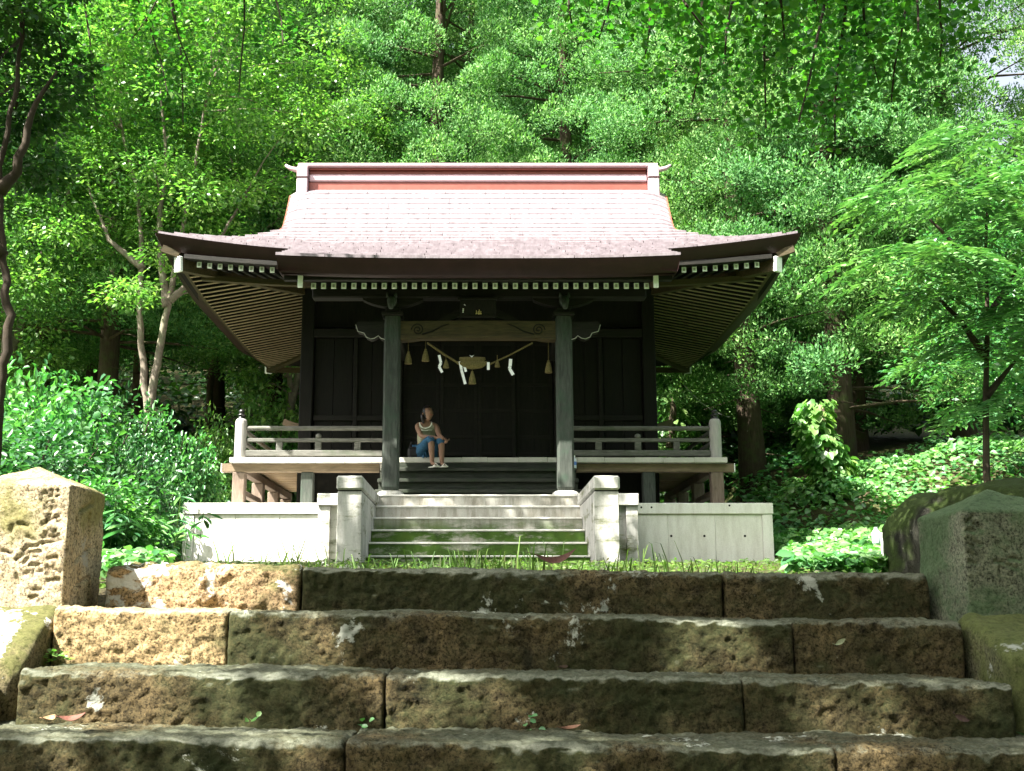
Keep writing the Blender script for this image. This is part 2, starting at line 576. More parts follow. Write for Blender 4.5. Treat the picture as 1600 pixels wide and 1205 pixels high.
def sstep(x, a, b):
    t = max(0.0, min(1.0, (x - a) / (b - a)))
    return t * t * (3 - 2 * t)


# ------------------------------------------------------------------ ground
def ground_z(X, Y):
    z = float(np.interp(Y, [-30, 0.6, 1.0, 5.2, 8, 15, 18, 22, 28, 40, 80, 120], [-1.6, -1.6, -1.5, 0.07, 0.22, 0.58, 0.88, 1.5, 2.8, 6.5, 19, 26]))
    if abs(X) < 5.2 and 15 < Y < 26:
        k = 1 - sstep(abs(X), 4.3, 5.2)
        k *= 1 - sstep(Y, 22.5, 26)
        z = z * (1 - k) + min(z, 1.1) * k
    z += 0.85 * sstep(X, 4.35, 6.0) * sstep(Y, 15.5, 20.5) * (1 - sstep(Y, 26, 40))
    z += 0.7 * sstep(X, 5.6, 9.5) * sstep(Y, 7, 12) * (1 - sstep(Y, 22, 40))
    z += 0.5 * sstep(-X, 5, 9) * sstep(Y, 8, 14)
    if abs(X) < 2.3 and Y < 5.3:
        z -= 0.42 * (1 - sstep(abs(X), 1.9, 2.3)) * (1 - sstep(Y, 5.0, 5.3)) * sstep(Y, 0.4, 1.6)
    return z


def make_ground():
    xs = np.unique(np.concatenate([np.linspace(-120, -14, 16), np.linspace(-14, 14, 113), np.linspace(14, 120, 16)]))
    ys = np.unique(np.concatenate([np.linspace(-60, 0, 12), np.linspace(0, 24, 121), np.linspace(24, 150, 40)]))
    v = []
    for y in ys:
        for x in xs:
            z = ground_z(x, y)
            if y > 5.3 and not (abs(x) < 4.2 and 12 < y < 22):
                z += 0.05 * mnoise.fractal(Vector((x * 0.9, y * 0.9, 0)), 1.0, 2.0, 3)
            v.append((x, y, z))
    nx = len(xs)
    f = [(j * nx + i, j * nx + i + 1, (j + 1) * nx + i + 1, (j + 1) * nx + i) for j in range(len(ys) - 1) for i in range(nx - 1)]
    o = link('ground', mesh_np('ground', v, f), M['moss_ground'], None, True)
    o['kind'] = 'structure'


make_ground()


# ------------------------------------------------------------------ stones
def rough_box(hx, hy, hz, cell, r, amp, freq, seed, carve=None, warp=None, rx=1.0, fine_amp=0.0):
    """rounded, displaced box centred on the origin"""
    def lin(h):
        n = max(2, int(round(2 * h / cell)))
        return np.linspace(-h, h, n + 1)
    X, Y, Z = lin(hx), lin(hy), lin(hz)
    idx, v, f = {}, [], []

    def vid(i, j, k):
        if (i, j, k) not in idx:
            idx[(i, j, k)] = len(v)
            v.append((X[i], Y[j], Z[k]))
        return idx[(i, j, k)]
    a, b, c = len(X) - 1, len(Y) - 1, len(Z) - 1
    for i in range(a):
        for j in range(b):
            f.append((vid(i, j, c), vid(i + 1, j, c), vid(i + 1, j + 1, c), vid(i, j + 1, c)))
            f.append((vid(i, j, 0), vid(i, j + 1, 0), vid(i + 1, j + 1, 0), vid(i + 1, j, 0)))
        for k in range(c):
            f.append((vid(i, 0, k), vid(i + 1, 0, k), vid(i + 1, 0, k + 1), vid(i, 0, k + 1)))
            f.append((vid(i, b, k), vid(i, b, k + 1), vid(i + 1, b, k + 1), vid(i + 1, b, k)))
    for j in range(b):
        for k in range(c):
            f.append((vid(0, j, k), vid(0, j, k + 1), vid(0, j + 1, k + 1), vid(0, j + 1, k)))
            f.append((vid(a, j, k), vid(a, j + 1, k), vid(a, j + 1, k + 1), vid(a, j, k + 1)))
    out = []
    H = Vector((hx, hy, hz))
    for p in v:
        p = Vector(p)
        rr = r * (0.7 + 0.6 * (mnoise.noise(Vector((p.x * 2.1 + seed, p.y * 2.1, p.z * 2.1))) + 0.5))
        RR = (rr * rx, rr, rr)
        q = Vector([max(-(H[t] - RR[t]), min(H[t] - RR[t], p[t])) for t in range(3)])
        d = p - q
        w_ = Vector([d[t] / RR[t] for t in range(3)])
        if w_.length > 1e-9:
            w_.normalize()
            nrm = w_.copy()
            e = q + Vector([w_[t] * RR[t] for t in range(3)])
        else:
            nrm, e = Vector((0, 0, 1)), p
        if rx < 0.99:
            nrm.x *= 0.25
        s = Vector((p.x + seed * 3.7, p.y + seed, p.z - seed))
        n = mnoise.fractal(s * freq, 0.9, 2.1, 5) * amp + mnoise.fractal(s * freq * 0.22, 1.0, 2.0, 2) * amp * 1.6
        n -= amp * 0.8 * max(0.0, mnoise.noise(s * freq * 1.9) - 0.15)
        if fine_amp:
            n += fine_amp * mnoise.fractal(s * 38.0, 1.0, 2.2, 2)
        e = e + nrm * n
        if carve:
            e = e + Vector(carve(p)) 
        if warp:
            e = Vector(warp(e, p))
        out.append(tuple(e))
    return out, f


def stone_block(name, mat, parent, x0, x1, yf, yb, ztl, ztr, h, seed, r=0.03, amp=0.012, label=None, cell=0.0105):
    """step block: front at yf, top height ztl at the left end and ztr at the right"""
    cx, cy = (x0 + x1) / 2, (yf + yb) / 2
    hx, hy, hz = (x1 - x0) / 2, (yb - yf) / 2, h / 2
    v, f = rough_box(hx, hy, hz, cell, r, amp, 9.0, seed, rx=0.12, fine_amp=0.0085)
    vv = []
    for (x, y, z) in v:
        t = (x + hx) / (2 * hx)
        vv.append((x, y, z + (ztl * (1 - t) + ztr * t) - hz))
    me = mesh_np(name, vv, f)
    o = link(name, me, mat, parent, True, loc=(cx, cy, 0))
    if label:
        o['label'] = label
    return o


st = empty('stone_stairway', (0.1, 3.6, -0.5), 'broad mossy steps of rough weathered stone blocks climbing to the shrine', 'steps')
# rows: (front y, back y, z at X=-1.7, z at X=1.9, [block edges], height)


def zlr(zl, zr, x):
    return zl + (zr - zl) * (x + 1.65) / 3.5


rows = [
    (5.0, 5.5, 0.195, 0.155, [(-1.60, -0.765, 'stone_lichen', 0.05), (-0.755, 1.045, 'stone', 0.04), (1.055, 1.93, 'stone', 0.035)], 0.27),
    (4.6, 5.2, 0.012, -0.042, [(-1.66, -0.98, 'stone_sunlit_tan', 0.03), (-0.975, 1.23, 'stone', 0.03), (1.236, 1.90, 'stone', 0.035)], 0.27),
    (4.18, 4.78, -0.199, -0.248, [(-1.62, -0.33, 'stone', 0.03), (-0.325, 0.93, 'stone', 0.03), (0.935, 1.89, 'stone', 0.04)], 0.27),
    (3.76, 4.36, -0.385, -0.43, [(-1.95, -0.42, 'stone', 0.03), (-0.415, 1.12, 'stone', 0.03), (1.125, 2.25, 'stone', 0.03)], 0.27),
    (3.34, 3.95, -0.60, -0.63, [(-1.95, -0.1, 'stone', 0.03), (-0.095, 1.3, 'stone', 0.03), (1.305, 2.25, 'stone', 0.03)], 0.27),
    (2.92, 3.53, -0.80, -0.83, [(-1.95, 0.4, 'stone', 0.03), (0.405, 2.25, 'stone', 0.03)], 0.27),
]
sd = 1
for (yf, yb, zl, zr, bl, h) in rows:
    for (a, b, mt, rr) in bl:
        hh = h
        zz = 0.0
        stone_block('stone_block', M[mt], st, a, b, yf + 0.006 * math.sin(sd * 2.3), yb, zlr(zl, zr, a) + zz, zlr(zl, zr, b) + zz, hh, sd * 1.37, rr,
                    0.018 if mt == 'stone_lichen' else 0.0075, 'pale block blotched with white lichen at the left end of the top step' if mt == 'stone_lichen' else None,
                    0.0105 if yf > 3.5 else 0.03)
        sd += 1


def seg_d(px, pz, s):
    best = 9
    for k in range(len(s) - 1):
        ax, az = s[k]
        bx, bz = s[k + 1]
        dx, dz = bx - ax, bz - az
        L = dx * dx + dz * dz
        t = 0 if L == 0 else max(0, min(1, ((px - ax) * dx + (pz - az) * dz) / L))
        d = math.hypot(px - ax - t * dx, pz - az - t * dz)
        best = min(best, d)
    return best


def pillar(name, mat, cx, cy, half, z0, ztop, zapex, strokes, side_strokes, side_sign, rotz, seed, label):
    hz = (ztop - z0) / 2
    cz = (ztop + z0) / 2

    def carve(p):
        if p.y < -half + 1e-4 and abs(p.x) < half - 0.01:
            for s in strokes:
                d = seg_d(p.x, p.z, s)
                if d < 0.0105:
                    return (0, 0.011 * (1 - (d / 0.0105) ** 2), 0)
        if p.x * side_sign > half - 1e-4:
            for s in side_strokes:
                d = seg_d(p.y, p.z, s)
                if d < 0.013:
                    return (-side_sign * 0.015 * (1 - (d / 0.013) ** 2), 0, 0)
        return (0, 0, 0)

    def warp(e, p):
        # pyramidal top
        if p.z > hz - 1e-4:
            k = 1 - max(abs(p.x), abs(p.y)) / half
            return (e.x, e.y, e.z + (zapex - ztop) * k)
        return e
    v, f = rough_box(half, half, hz, 0.0075, 0.012, 0.0045, 14.0, seed, carve, warp)
    o = link(name, mesh_np(name, v, f), mat, None, True, loc=(cx, cy, cz))
    o.rotation_euler = (0, 0, R(rotz))
    return tag(o, label, 'stone post')


def px_strokes(pts, Y, cx, cz, sc, ou, ov):
    out = []
    for s in pts:
        q = []
        for (a, b) in s:
            x, z = at(a / sc + ou, b / sc + ov, Y)
            q.append((x - cx, z - cz))
        out.append(q)
    return out


LP = (-1.905, 4.97)
zc = (0.515 - 0.35) / 2
L_front = px_strokes([
    [(322, 352), (378, 347), (430, 342)], [(372, 305), (374, 345)], [(332, 318), (334, 340)], [(412, 312), (410, 338)], [(318, 320), (300, 378)],
    [(345, 372), (398, 368)], [(332, 392), (330, 440)], [(345, 392), (405, 388), (400, 432)], [(350, 412), (382, 410)], [(345, 440), (395, 436)],
    [(302, 552), (340, 528), (412, 492)], [(365, 470), (350, 520), (318, 560)], [(395, 515), (428, 545)],
    [(300, 645), (370, 640), (425, 632)], [(300, 690), (360, 678), (432, 668)], [(330, 610), (335, 665)], [(395, 600), (392, 660)], [(350, 655), (352, 695)],
    [(195, 640), (240, 668)], [(165, 742), (200, 712), (265, 708)], [(108, 812), (150, 775), (210, 752), (285, 752)], [(210, 846), (250, 850), (298, 835)],
    [(205, 780), (170, 830)], [(245, 775), (290, 815)], [(235, 870), (240, 930)], [(180, 905), (300, 890)], [(115, 915), (125, 970)], [(10, 742), (70, 762)],
    [(85, 560), (75, 605)], [(130, 545), (190, 560)], [(345, 800), (410, 790), (405, 850)], [(340, 860), (352, 915)], [(380, 870), (430, 900)],
    [(345, 960), (420, 955)], [(240, 1025), (290, 1028)], [(215, 1090), (270, 1065)]], 4.745, LP[0], zc, 4.633, 0, 700)
L_side = [[(-0.1, 0.33), (0.0, 0.36), (0.06, 0.38)], [(-0.12, 0.3), (-0.14, 0.2)], [(0.02, 0.33), (0.04, 0.22)], [(-0.12, 0.12), (0.0, 0.16), (0.08, 0.19)],
          [(-0.1, 0.02), (0.06, 0.06)], [(-0.05, 0.08), (-0.06, -0.08)], [(0.07, 0.04), (0.08, -0.1)], [(-0.1, -0.12), (0.1, -0.09)]]
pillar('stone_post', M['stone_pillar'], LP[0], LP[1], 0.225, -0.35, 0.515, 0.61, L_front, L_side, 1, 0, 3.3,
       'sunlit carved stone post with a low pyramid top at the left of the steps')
RP = (2.2, 4.97)
zc2 = (0.405 - 0.4) / 2
R_front = px_strokes([
    [(600, 300), (625, 282), (672, 262), (684, 232)], [(688, 285), (712, 305), (748, 338)], [(600, 442), (628, 420), (652, 398)], [(652, 398), (700, 440), (745, 456)],
    [(640, 440), (690, 470)], [(660, 512), (700, 552)], [(862, 588), (930, 592)], [(975, 568), (1020, 560), (1062, 580)], [(620, 340), (690, 352)],
    [(900, 640), (905, 700)], [(960, 620), (1040, 640)], [(640, 590), (720, 600)]], 4.745, RP[0], zc2, 5.022, 1380, 760)
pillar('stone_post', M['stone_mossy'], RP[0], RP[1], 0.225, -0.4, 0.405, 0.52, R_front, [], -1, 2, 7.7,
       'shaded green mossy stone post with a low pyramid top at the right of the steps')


def slab(name, mat, x0, x1, prof, seed, label, r=0.04):
    """sloping side stone: prof = list of (y, z_top); thickness downwards"""
    ys = [p[0] for p in prof]
    y0, y1 = ys[0], ys[-1]
    hx, hy, hz = (x1 - x0) / 2, (y1 - y0) / 2, 0.14
    v, f = rough_box(hx, hy, hz, 0.016, r, 0.014, 7.0, seed)
    vv = []
    for (x, y, z) in v:
        zt = float(np.interp(y + (y0 + y1) / 2, ys, [p[1] for p in prof]))
        vv.append((x, y, z - hz + zt if z > 0 else z - hz + zt - 0.15))
    o = link(name, mesh_np(name, vv, f), mat, None, True, loc=((x0 + x1) / 2, (y0 + y1) / 2, 0))
    return tag(o, label, 'stone slab')


slab('side_stone', M['stone_slab'], -2.46, -1.665, [(4.27, -0.21), (4.50, -0.07), (4.74, 0.025)], 4.1, 'mossy lichen-spotted kerb slab below the sunlit carved post')
slab('side_stone', M['stone_slab'], -2.4, -1.69, [(3.55, -0.60), (4.26, -0.22)], 5.2, 'pale sloping kerb slab at the left edge, beside the second step')
slab('side_stone', M['slab_green'], 1.93, 2.6, [(4.25, -0.165), (4.5, -0.08), (4.74, -0.005)], 6.4, 'green mossy kerb slab below the shaded right-hand post')
slab('side_stone', M['stone_mossy'], 1.99, 2.7, [(3.5, -0.62), (4.24, -0.27)], 8.4, 'dark stone kerb slab at the lower right corner beside the steps')

bv, bf = rough_box(1.15, 0.75, 0.42, 0.035, 0.3, 0.05, 2.2, 9.1)
bo = link('boulder', mesh_np('boulder', bv, bf), M['boulder'], None, True, loc=(4.05, 7.75, 0.42))
bo.rotation_euler = (0, R(-4), R(5))
tag(bo, 'large dark boulder with mossy flat top behind the shaded right-hand post', 'boulder')

# ------------------------------------------------------------------ concrete platform
plat = empty('concrete_platform', (0, 16, 0.5), 'pale concrete platform with stair and cheek walls carrying the wooden shrine', 'platform')
PZ = 1.445
# core, slightly behind the faces
MB().box(-3.97, 3.97, 15.745, 21.4, 0.3, PZ - 0.152).build('platform_core', M['concrete'], plat)
for s in (-1, 1):
    x_in, x_out = 2.015, 4.015
    cop = MB().box(min(s * x_in, s * x_out), max(s * x_in, s * x_out), 15.70, 16.2, PZ - 0.15, PZ, 0.008)
    cop.build('coping', M['concrete'], plat)
    side = MB().box(min(s * 3.6, s * 4.015), max(s * 3.6, s * 4.015), 16.203, 21.45, PZ - 0.15, PZ, 0.008)
    side.build('coping', M['concrete'], plat)
    # wall panels with joints, corner pilaster
    edges = [2.015, 2.58, 3.22, 3.86] if s > 0 else [2.015, 2.7, 3.3, 3.86]
    for a, b in zip(edges[:-1], edges[1:]):
        MB().box(min(s * a, s * b) + 0.003, max(s * a, s * b) - 0.003, 15.73, 15.80, 0.3, PZ - 0.153, 0.003).build('wall_panel', M['concrete'], plat)
    MB().box(min(s * 3.863, s * 4.005), max(s * 3.863, s * 4.005), 15.715, 15.80, 0.3, PZ - 0.153, 0.005).build('pilaster', M['concrete'], plat)
    # side wall
    MB().box(min(s * 3.975, s * 4.0), max(s * 3.975, s * 4.0), 15.803, 21.4, 0.3, PZ - 0.153).build('wall_panel', M['concrete'], plat)
    # projecting return beside the cheek wall
    MB().box(min(s * 1.545, s * 2.01), max(s * 1.545, s * 2.01), 14.40, 15.697, PZ - 0.15, PZ, 0.008).build('coping', M['concrete_side'], plat)
    MB().box(min(s * 1.85, s * 2.0), max(s * 1.85, s * 2.0), 14.43, 15.73, 0.3, PZ - 0.152, 0.006).build('pilaster', M['concrete_side'], plat)
    MB().box(min(s * 1.545, s * 1.848), max(s * 1.545, s * 1.848), 14.49, 15.7, 0.3, PZ - 0.152, 0.0).build('wall_panel', M['concrete_side'], plat)
    # cheek wall
    ck = MB().box(min(s * 1.262, s * 1.53), max(s * 1.262, s * 1.53), 12.53, 14.62, 0.3, PZ - 0.165, 0.006).build('cheek_wall', M['concrete_side'], plat)
    MB().box(min(s * 1.25, s * 1.542), max(s * 1.25, s * 1.542), 12.5, 14.65, PZ - 0.15, PZ + 0.005, 0.02).build('cheek_cap', M['concrete_side'], ck)
    MB().box(min(s * 1.275, s * 1.515), max(s * 1.275, s * 1.515), 12.545, 14.6, PZ - 0.166, PZ - 0.149).build('cap_joint', M['hole'], ck)
    # form-tie holes
    for hx in ([2.03 + 0.05, 2.62, 3.07, 3.62] if s > 0 else [2.1]):
        z = 1.0 if s > 0 else 0.97
        d = MB()
        pts = [(s * hx + 0.017 * math.cos(t * math.pi / 4), 0, z + 0.017 * math.sin(t * math.pi / 4)) for t in range(8)]
        d.prism([(p[0], p[2]) for p in pts], 15.726, 15.735)
        d.build('tie_hole', M['hole'], plat)
for hx, hz in ((2.22, 1.385), (2.36, 1.385), (3.42, 1.41)):
    d = MB()
    d.prism([(hx + 0.014 * math.cos(t * math.pi / 4), hz + 0.014 * math.sin(t * math.pi / 4)) for t in range(8)], 15.696, 15.703)
    d.build('tie_hole', M['hole'], plat)
MB().box(-2.0, 2.0, 14.66, 15.74, 0.3, PZ - 0.002).build('platform_core', M['concrete_side'], plat)
for k in range(7):
    y = 12.75 + 0.3 * k
    z = 0.446 + 0.1665 * k
    top = z if k < 6 else PZ
    MB().box(-1.258, 1.258, y, y + 0.33 if k < 6 else 14.9, z - 0.1665 * (k + 1) if False else 0.2, top - 0.022).build('step', M['concrete_step'], plat)
    MB().box(-1.258, 1.258, y - 0.012, y + 0.31 if k < 6 else 14.9, top - 0.0215, top, 0.006).build('step_nosing', M['concrete'], plat)

# ------------------------------------------------------------------ the shrine
shr = empty('shrine_hall', (0, 18.7, 1.445), 'dark timber shrine hall with curved red metal roof and railed veranda', 'shrine')
RY = 18.75
PT = [0, 0.35, 0.95, 1.65, 2.35, 2.95, 3.6, 4.22, 4.85]
PZV = [7.16, 6.90, 6.36, 5.845, 5.42, 5.13, 4.865, 4.60, 4.357]


def _pc():
    c = np.polyfit(PT, PZV, 5)
    return c


PC = _pc()


def prof(t):
    return float(np.polyval(PC, t))


def xmax(t):
    if t <= 1.65:
        return 3.22 - 0.17 * (t / 1.65) ** 0.8
    if t <= 3.6:
        return 3.05 + 1.40 * (t - 1.65) / 1.95
    return 2.55


def uplift(x, t):
    ax = abs(x)
    u = 0.245 * (max(0.0, ax - 2.3) / 2.15) ** 1.5 * sstep(t, 1.4, 3.5)
    if t > 3.2:
        u2 = 0.045 * (ax / 2.55) ** 3 * sstep(t, 3.2, 4.8)
        if ax <= 2.56:
            u = u * (1 - sstep(t, 3.3, 3.8)) + u2
    # roll-down at the gable verge
    if t < 1.9:
        u -= 0.16 * (max(0.0, ax - 2.8) / 0.42) ** 2 * (1 - sstep(t, 1.2, 1.9))
    return u


def S(x, t, off=0.0, back=False):
    z = prof(t) + uplift(x, t) + off
    return (x, RY + t if back else RY - t, z)


roof = MB()
n_x = 40


def grid_surface(mb, t0, t1, nt_, xlim, back, off=-0.012):
    v = []
    for i in range(nt_ + 1):
        t = t0 + (t1 - t0) * i / nt_
        xm = xlim(t)
        for j in range(n_x + 1):
            v.append(S(-xm + 2 * xm * j / n_x, t, off, back))
    f = [(i * (n_x + 1) + j, i * (n_x + 1) + j + 1, (i + 1) * (n_x + 1) + j + 1, (i + 1) * (n_x + 1) + j) for i in range(nt_) for j in range(n_x)]
    mb.add(v, f)


grid_surface(roof, 0, 3.58, 24, xmax, False)
grid_surface(roof, 0, 3.6, 24, xmax, True)
grid_surface(roof, 3.58, 4.83, 8, lambda t: 2.55, False)
# side skirts of the hip
for s in (-1, 1):
    v = []
    na, nb = 12, 24
    for i in range(na + 1):
        t = 1.65 + 1.95 * i / na
        x = s * xmax(t if t <= 3.599 else 3.599)
        for j in range(nb + 1):
            yy = -t + 2 * t * j / nb
            e = abs(yy) / 3.6
            up = 0.245 * (max(0, abs(yy) - 1.6) / 2.0) ** 1.5 * sstep(t, 1.4, 3.5)
            v.append((x, RY + yy, prof(t) + up - 0.012))
    f = [(i * (nb + 1) + j, i * (nb + 1) + j + 1, (i + 1) * (nb + 1) + j + 1, (i + 1) * (nb + 1) + j) for i in range(na) for j in range(nb)]
    roof.add(v, f)
rf = roof.build('roof', M['roof'], shr, True)
# gable walls
for s in (-1, 1):
    g = [(RY + y, prof(abs(y)) - 0.18) for y in np.linspace(-1.75, 1.75, 15)]
    mb = MB()
    v = [(s * 2.9, p[0], p[1]) for p in g] + [(s * 2.9, p[0], 5.6) for p in g]
    n = len(g)
    mb.add(v, [(i, i + 1, n + i + 1, n + i) for i in range(n - 1)])
    mb.build('gable_wall', M['soffit_wood'], shr)
    # verge board
    mb = MB()
    for sg in (-1, 1):
        for k in range(8):
            t0, t1 = 0.05 + 1.65 * k / 8, 0.05 + 1.65 * (k + 1) / 8
            a, b_ = S(s * (xmax(t0) - 0.01), t0, -0.13, sg > 0), S(s * (xmax(t1) - 0.01), t1, -0.13, sg > 0)
            mb.bar(a, b_, 0.05, 0.22)
    mb.build('verge_board', M['ridge_red'], shr)

# shingles of the front slope, course by course
rnd = random.Random(5)
tcur = 4.86
crs = []
while tcur > 0.28:
    slope = (prof(tcur - 0.1) - prof(tcur)) / 0.1
    dt = 0.235 / math.sqrt(1 + slope * slope)
    crs.append((max(0.1, tcur - dt), tcur))
    tcur -= dt
nsh = 0
for ci, (ta, tb) in enumerate(crs):
    segs = []
    if tb > 3.61:
        segs = [(-2.55, 2.55)]
    else:
        xm = xmax(min(3.599, tb))
        segs = [(-xm, xm)]
    w = 0.62 if tb > 1.7 else 0.66
    for (a, b_) in segs:
        x = a - (w * 0.5 if ci % 2 else 0)
        while x < b_ - 0.02:
            x0, x1 = max(a, x), min(b_, x + w * rnd.uniform(0.97, 1.03))
            if b_ - x1 < 0.15:
                x1 = b_
            x += w
            if x1 - x0 < 0.04:
                continue
            x = x1
            n = 4
            lift = rnd.uniform(0.026, 0.036)
            v = []
            for (t, of) in ((ta, 0.001), (tb, lift), (tb, -0.004)):
                for k in range(n + 1):
                    xx = x0 + 0.004 + (x1 - x0 - 0.008) * k / n
                    lim = xmax(min(3.599, t)) if tb <= 3.61 else 2.55
                    v.append(S(max(-lim, min(lim, xx)), t, of))
            f = []
            for r_ in range(2):
                for k in range(n):
                    f.append((r_ * (n + 1) + k, (r_ + 1) * (n + 1) + k, (r_ + 1) * (n + 1) + k + 1, r_ * (n + 1) + k + 1))
            mb = MB()
            mb.add(v, f)
            mb.build('shingle', M['roof'], rf)
            nsh += 1
print('shingles', nsh)


# fascia: thick eave edge, main eave (front wings, sides, back) and porch eave
def ribbon(mb, top, bot, inner):
    n = len(top)
    v = top + bot + inner
    f = []
    for k in range(n - 1):
        f.append((k, k + 1, n + k + 1, n + k))
        f.append((n + k, n + k + 1, 2 * n + k + 1, 2 * n + k))
    mb.add(v, f)


def eave_pts(side, k, n):
    """points along the main eave; side 0 front, 1 right, 2 back, 3 left; returns x,y and lift"""
    u = -1 + 2 * k / n
    if side in (0, 2):
        x = 4.45 * u
        z = prof(3.6) + 0.245 * (max(0.0, abs(x) - 2.3) / 2.15) ** 1.5
        return x, (RY - 3.6 if side == 0 else RY + 3.6), z
    y = 3.6 * u
    z = prof(3.6) + 0.245 * (max(0, abs(y) - 1.6) / 2.0) ** 1.5
    return (4.45 if side == 1 else -4.45), RY + y, z


def inset(x, y, d):
    # move a point of the eave rectangle inwards by d towards the building
    return x * (4.45 - d) / 4.45, RY + (y - RY) * (3.6 - d) / 3.6


for side in range(4):
    mb = MB()
    T, B, I = [], [], []
    n = 40
    for k in range(n + 1):
        x, y, z = eave_pts(side, k, n)
        T.append((x, y, z + 0.008))
        xb, yb = inset(x, y, 0.10)
        B.append((xb, yb, z - 0.205))
        xi, yi = inset(x, y, 0.32)
        I.append((xi, yi, z - 0.225))
    ribbon(mb, T, B, I)
    mb.build('fascia', M['fascia'], rf, True)
mb = MB()
T, B, I = [], [], []
for k in range(41):
    x = -2.552 + 5.104 * k / 40
    z = prof(4.85) + uplift(max(-2.55, min(2.55, x)), 4.85)
    T.append((x, RY - 4.855, z + 0.008))
    B.append((x * 0.985, RY - 4.79, z - 0.205))
    I.append((x * 0.985, RY - 4.45, z - 0.185))
ribbon(mb, T, B, I)
for s in (-1, 1):   # side edges of the porch roof
    v = []
    m_ = 10
    for k in range(m_ + 1):
        t = 4.85 - 1.35 * k / m_
        z = prof(t) + uplift(2.55, t)
        v.append((s * 2.552, RY - t, z + 0.006))
    for k in range(m_ + 1):
        t = 4.85 - 1.35 * k / m_
        z = prof(t) + uplift(2.55, t)
        v.append((s * 2.51, RY - t + 0.04, z - 0.205))
    for k in range(m_ + 1):
        t = 4.85 - 1.35 * k / m_
        z = prof(t) + uplift(2.55, t)
        v.append((s * 2.3, RY - t + 0.04, z - 0.19))
    n = m_ + 1
    mb.add(v, [(i, i + 1, n + i + 1, n + i) for i in range(m_)] + [(n + i, n + i + 1, 2 * n + i + 1, 2 * n + i) for i in range(m_)])
mb.build('fascia', M['fascia'], rf, True)


# soffit boards
def soffit_z(x, y):
    """underside height under the main eaves"""
    dx, dy = abs(x), abs(y - RY)
    ex = (4.45 - dx)
    ey = (3.6 - dy)
    d = min(ex, ey)
    lift = 0
    if ey <= ex:
        lift = 0.22 * (max(0.0, dx - 2.3) / 2.15) ** 1.5
    else:
        lift = 0.22 * (max(0.0, dy - 1.6) / 2.0) ** 1.5
    lift *= max(0, 1 - d / 1.7)
    return 4.545 + 0.19 * d + lift * 0.8


mb = MB()
for side in range(4):
    v = []
    n = 30
    ms = 6
    for i in range(ms + 1):
        d = 0.18 + 1.67 * i / ms
        for k in range(n + 1):
            x, y, z = eave_pts(side, k, n)
            if side in (0, 2):
                xi = x * (4.45 - d) / 4.45
                yi = RY + math.copysign(3.6 - d, y - RY)
            else:
                xi = math.copysign(4.45 - d, x)
                yi = RY + (y - RY) * (3.6 - d) / 3.6
            v.append((xi, yi, soffit_z(xi, yi) + 0.075))
    mb.add(v, [(i * (n + 1) + k, i * (n + 1) + k + 1, (i + 1) * (n + 1) + k + 1, (i + 1) * (n + 1) + k) for i in range(ms) for k in range(n)])
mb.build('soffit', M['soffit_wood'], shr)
mb = MB()   # porch soffit
mb.add([(-2.5, 14.0, 4.17), (2.5, 14.0, 4.17), (2.5, 17.1, 5.18), (-2.5, 17.1, 5.18)], [(0, 1, 2, 3)])
mb.build('soffit', M['soffit_wood'], shr)

# rafters of the porch: end caps painted white
KR = 0.335
for k in range(34):
    x = -2.116 + (2.166 + 2.116) * k / 33
    r_ = MB().bar((x, 14.3, 4.105), (x, 16.9, 4.105 + KR * 2.6), 0.055, 0.068).build('rafter', M['beam_wood'], shr)
    MB().box(x - 0.032, x + 0.032, 14.286, 14.3, 4.066, 4.144, 0.003).build('rafter_cap', M['white_paint'], r_)
    MB().box(x - 0.015, x + 0.015, 14.281, 14.2865, 4.086, 4.124, 0.0).build('cap_mark', M['grey_paint'], r_)
MB().box(-2.48, 2.48, 14.16, 14.26, 4.146, 4.205, 0.005).build('eave_board', M['beam_wood'], shr)
for s in (-1, 1):
    o = MB().bar((s * 2.265, 14.159, 4.13), (s * 2.265, 15.4, 4.13 + 0.4), 0.055, 0.175).build('verge_board', M['brown_wood'], shr)
    MB().box(s * 2.265 - 0.032, s * 2.265 + 0.032, 14.13, 14.158, 4.04, 4.225, 0.004).build('verge_cap', M['white_paint'], o)
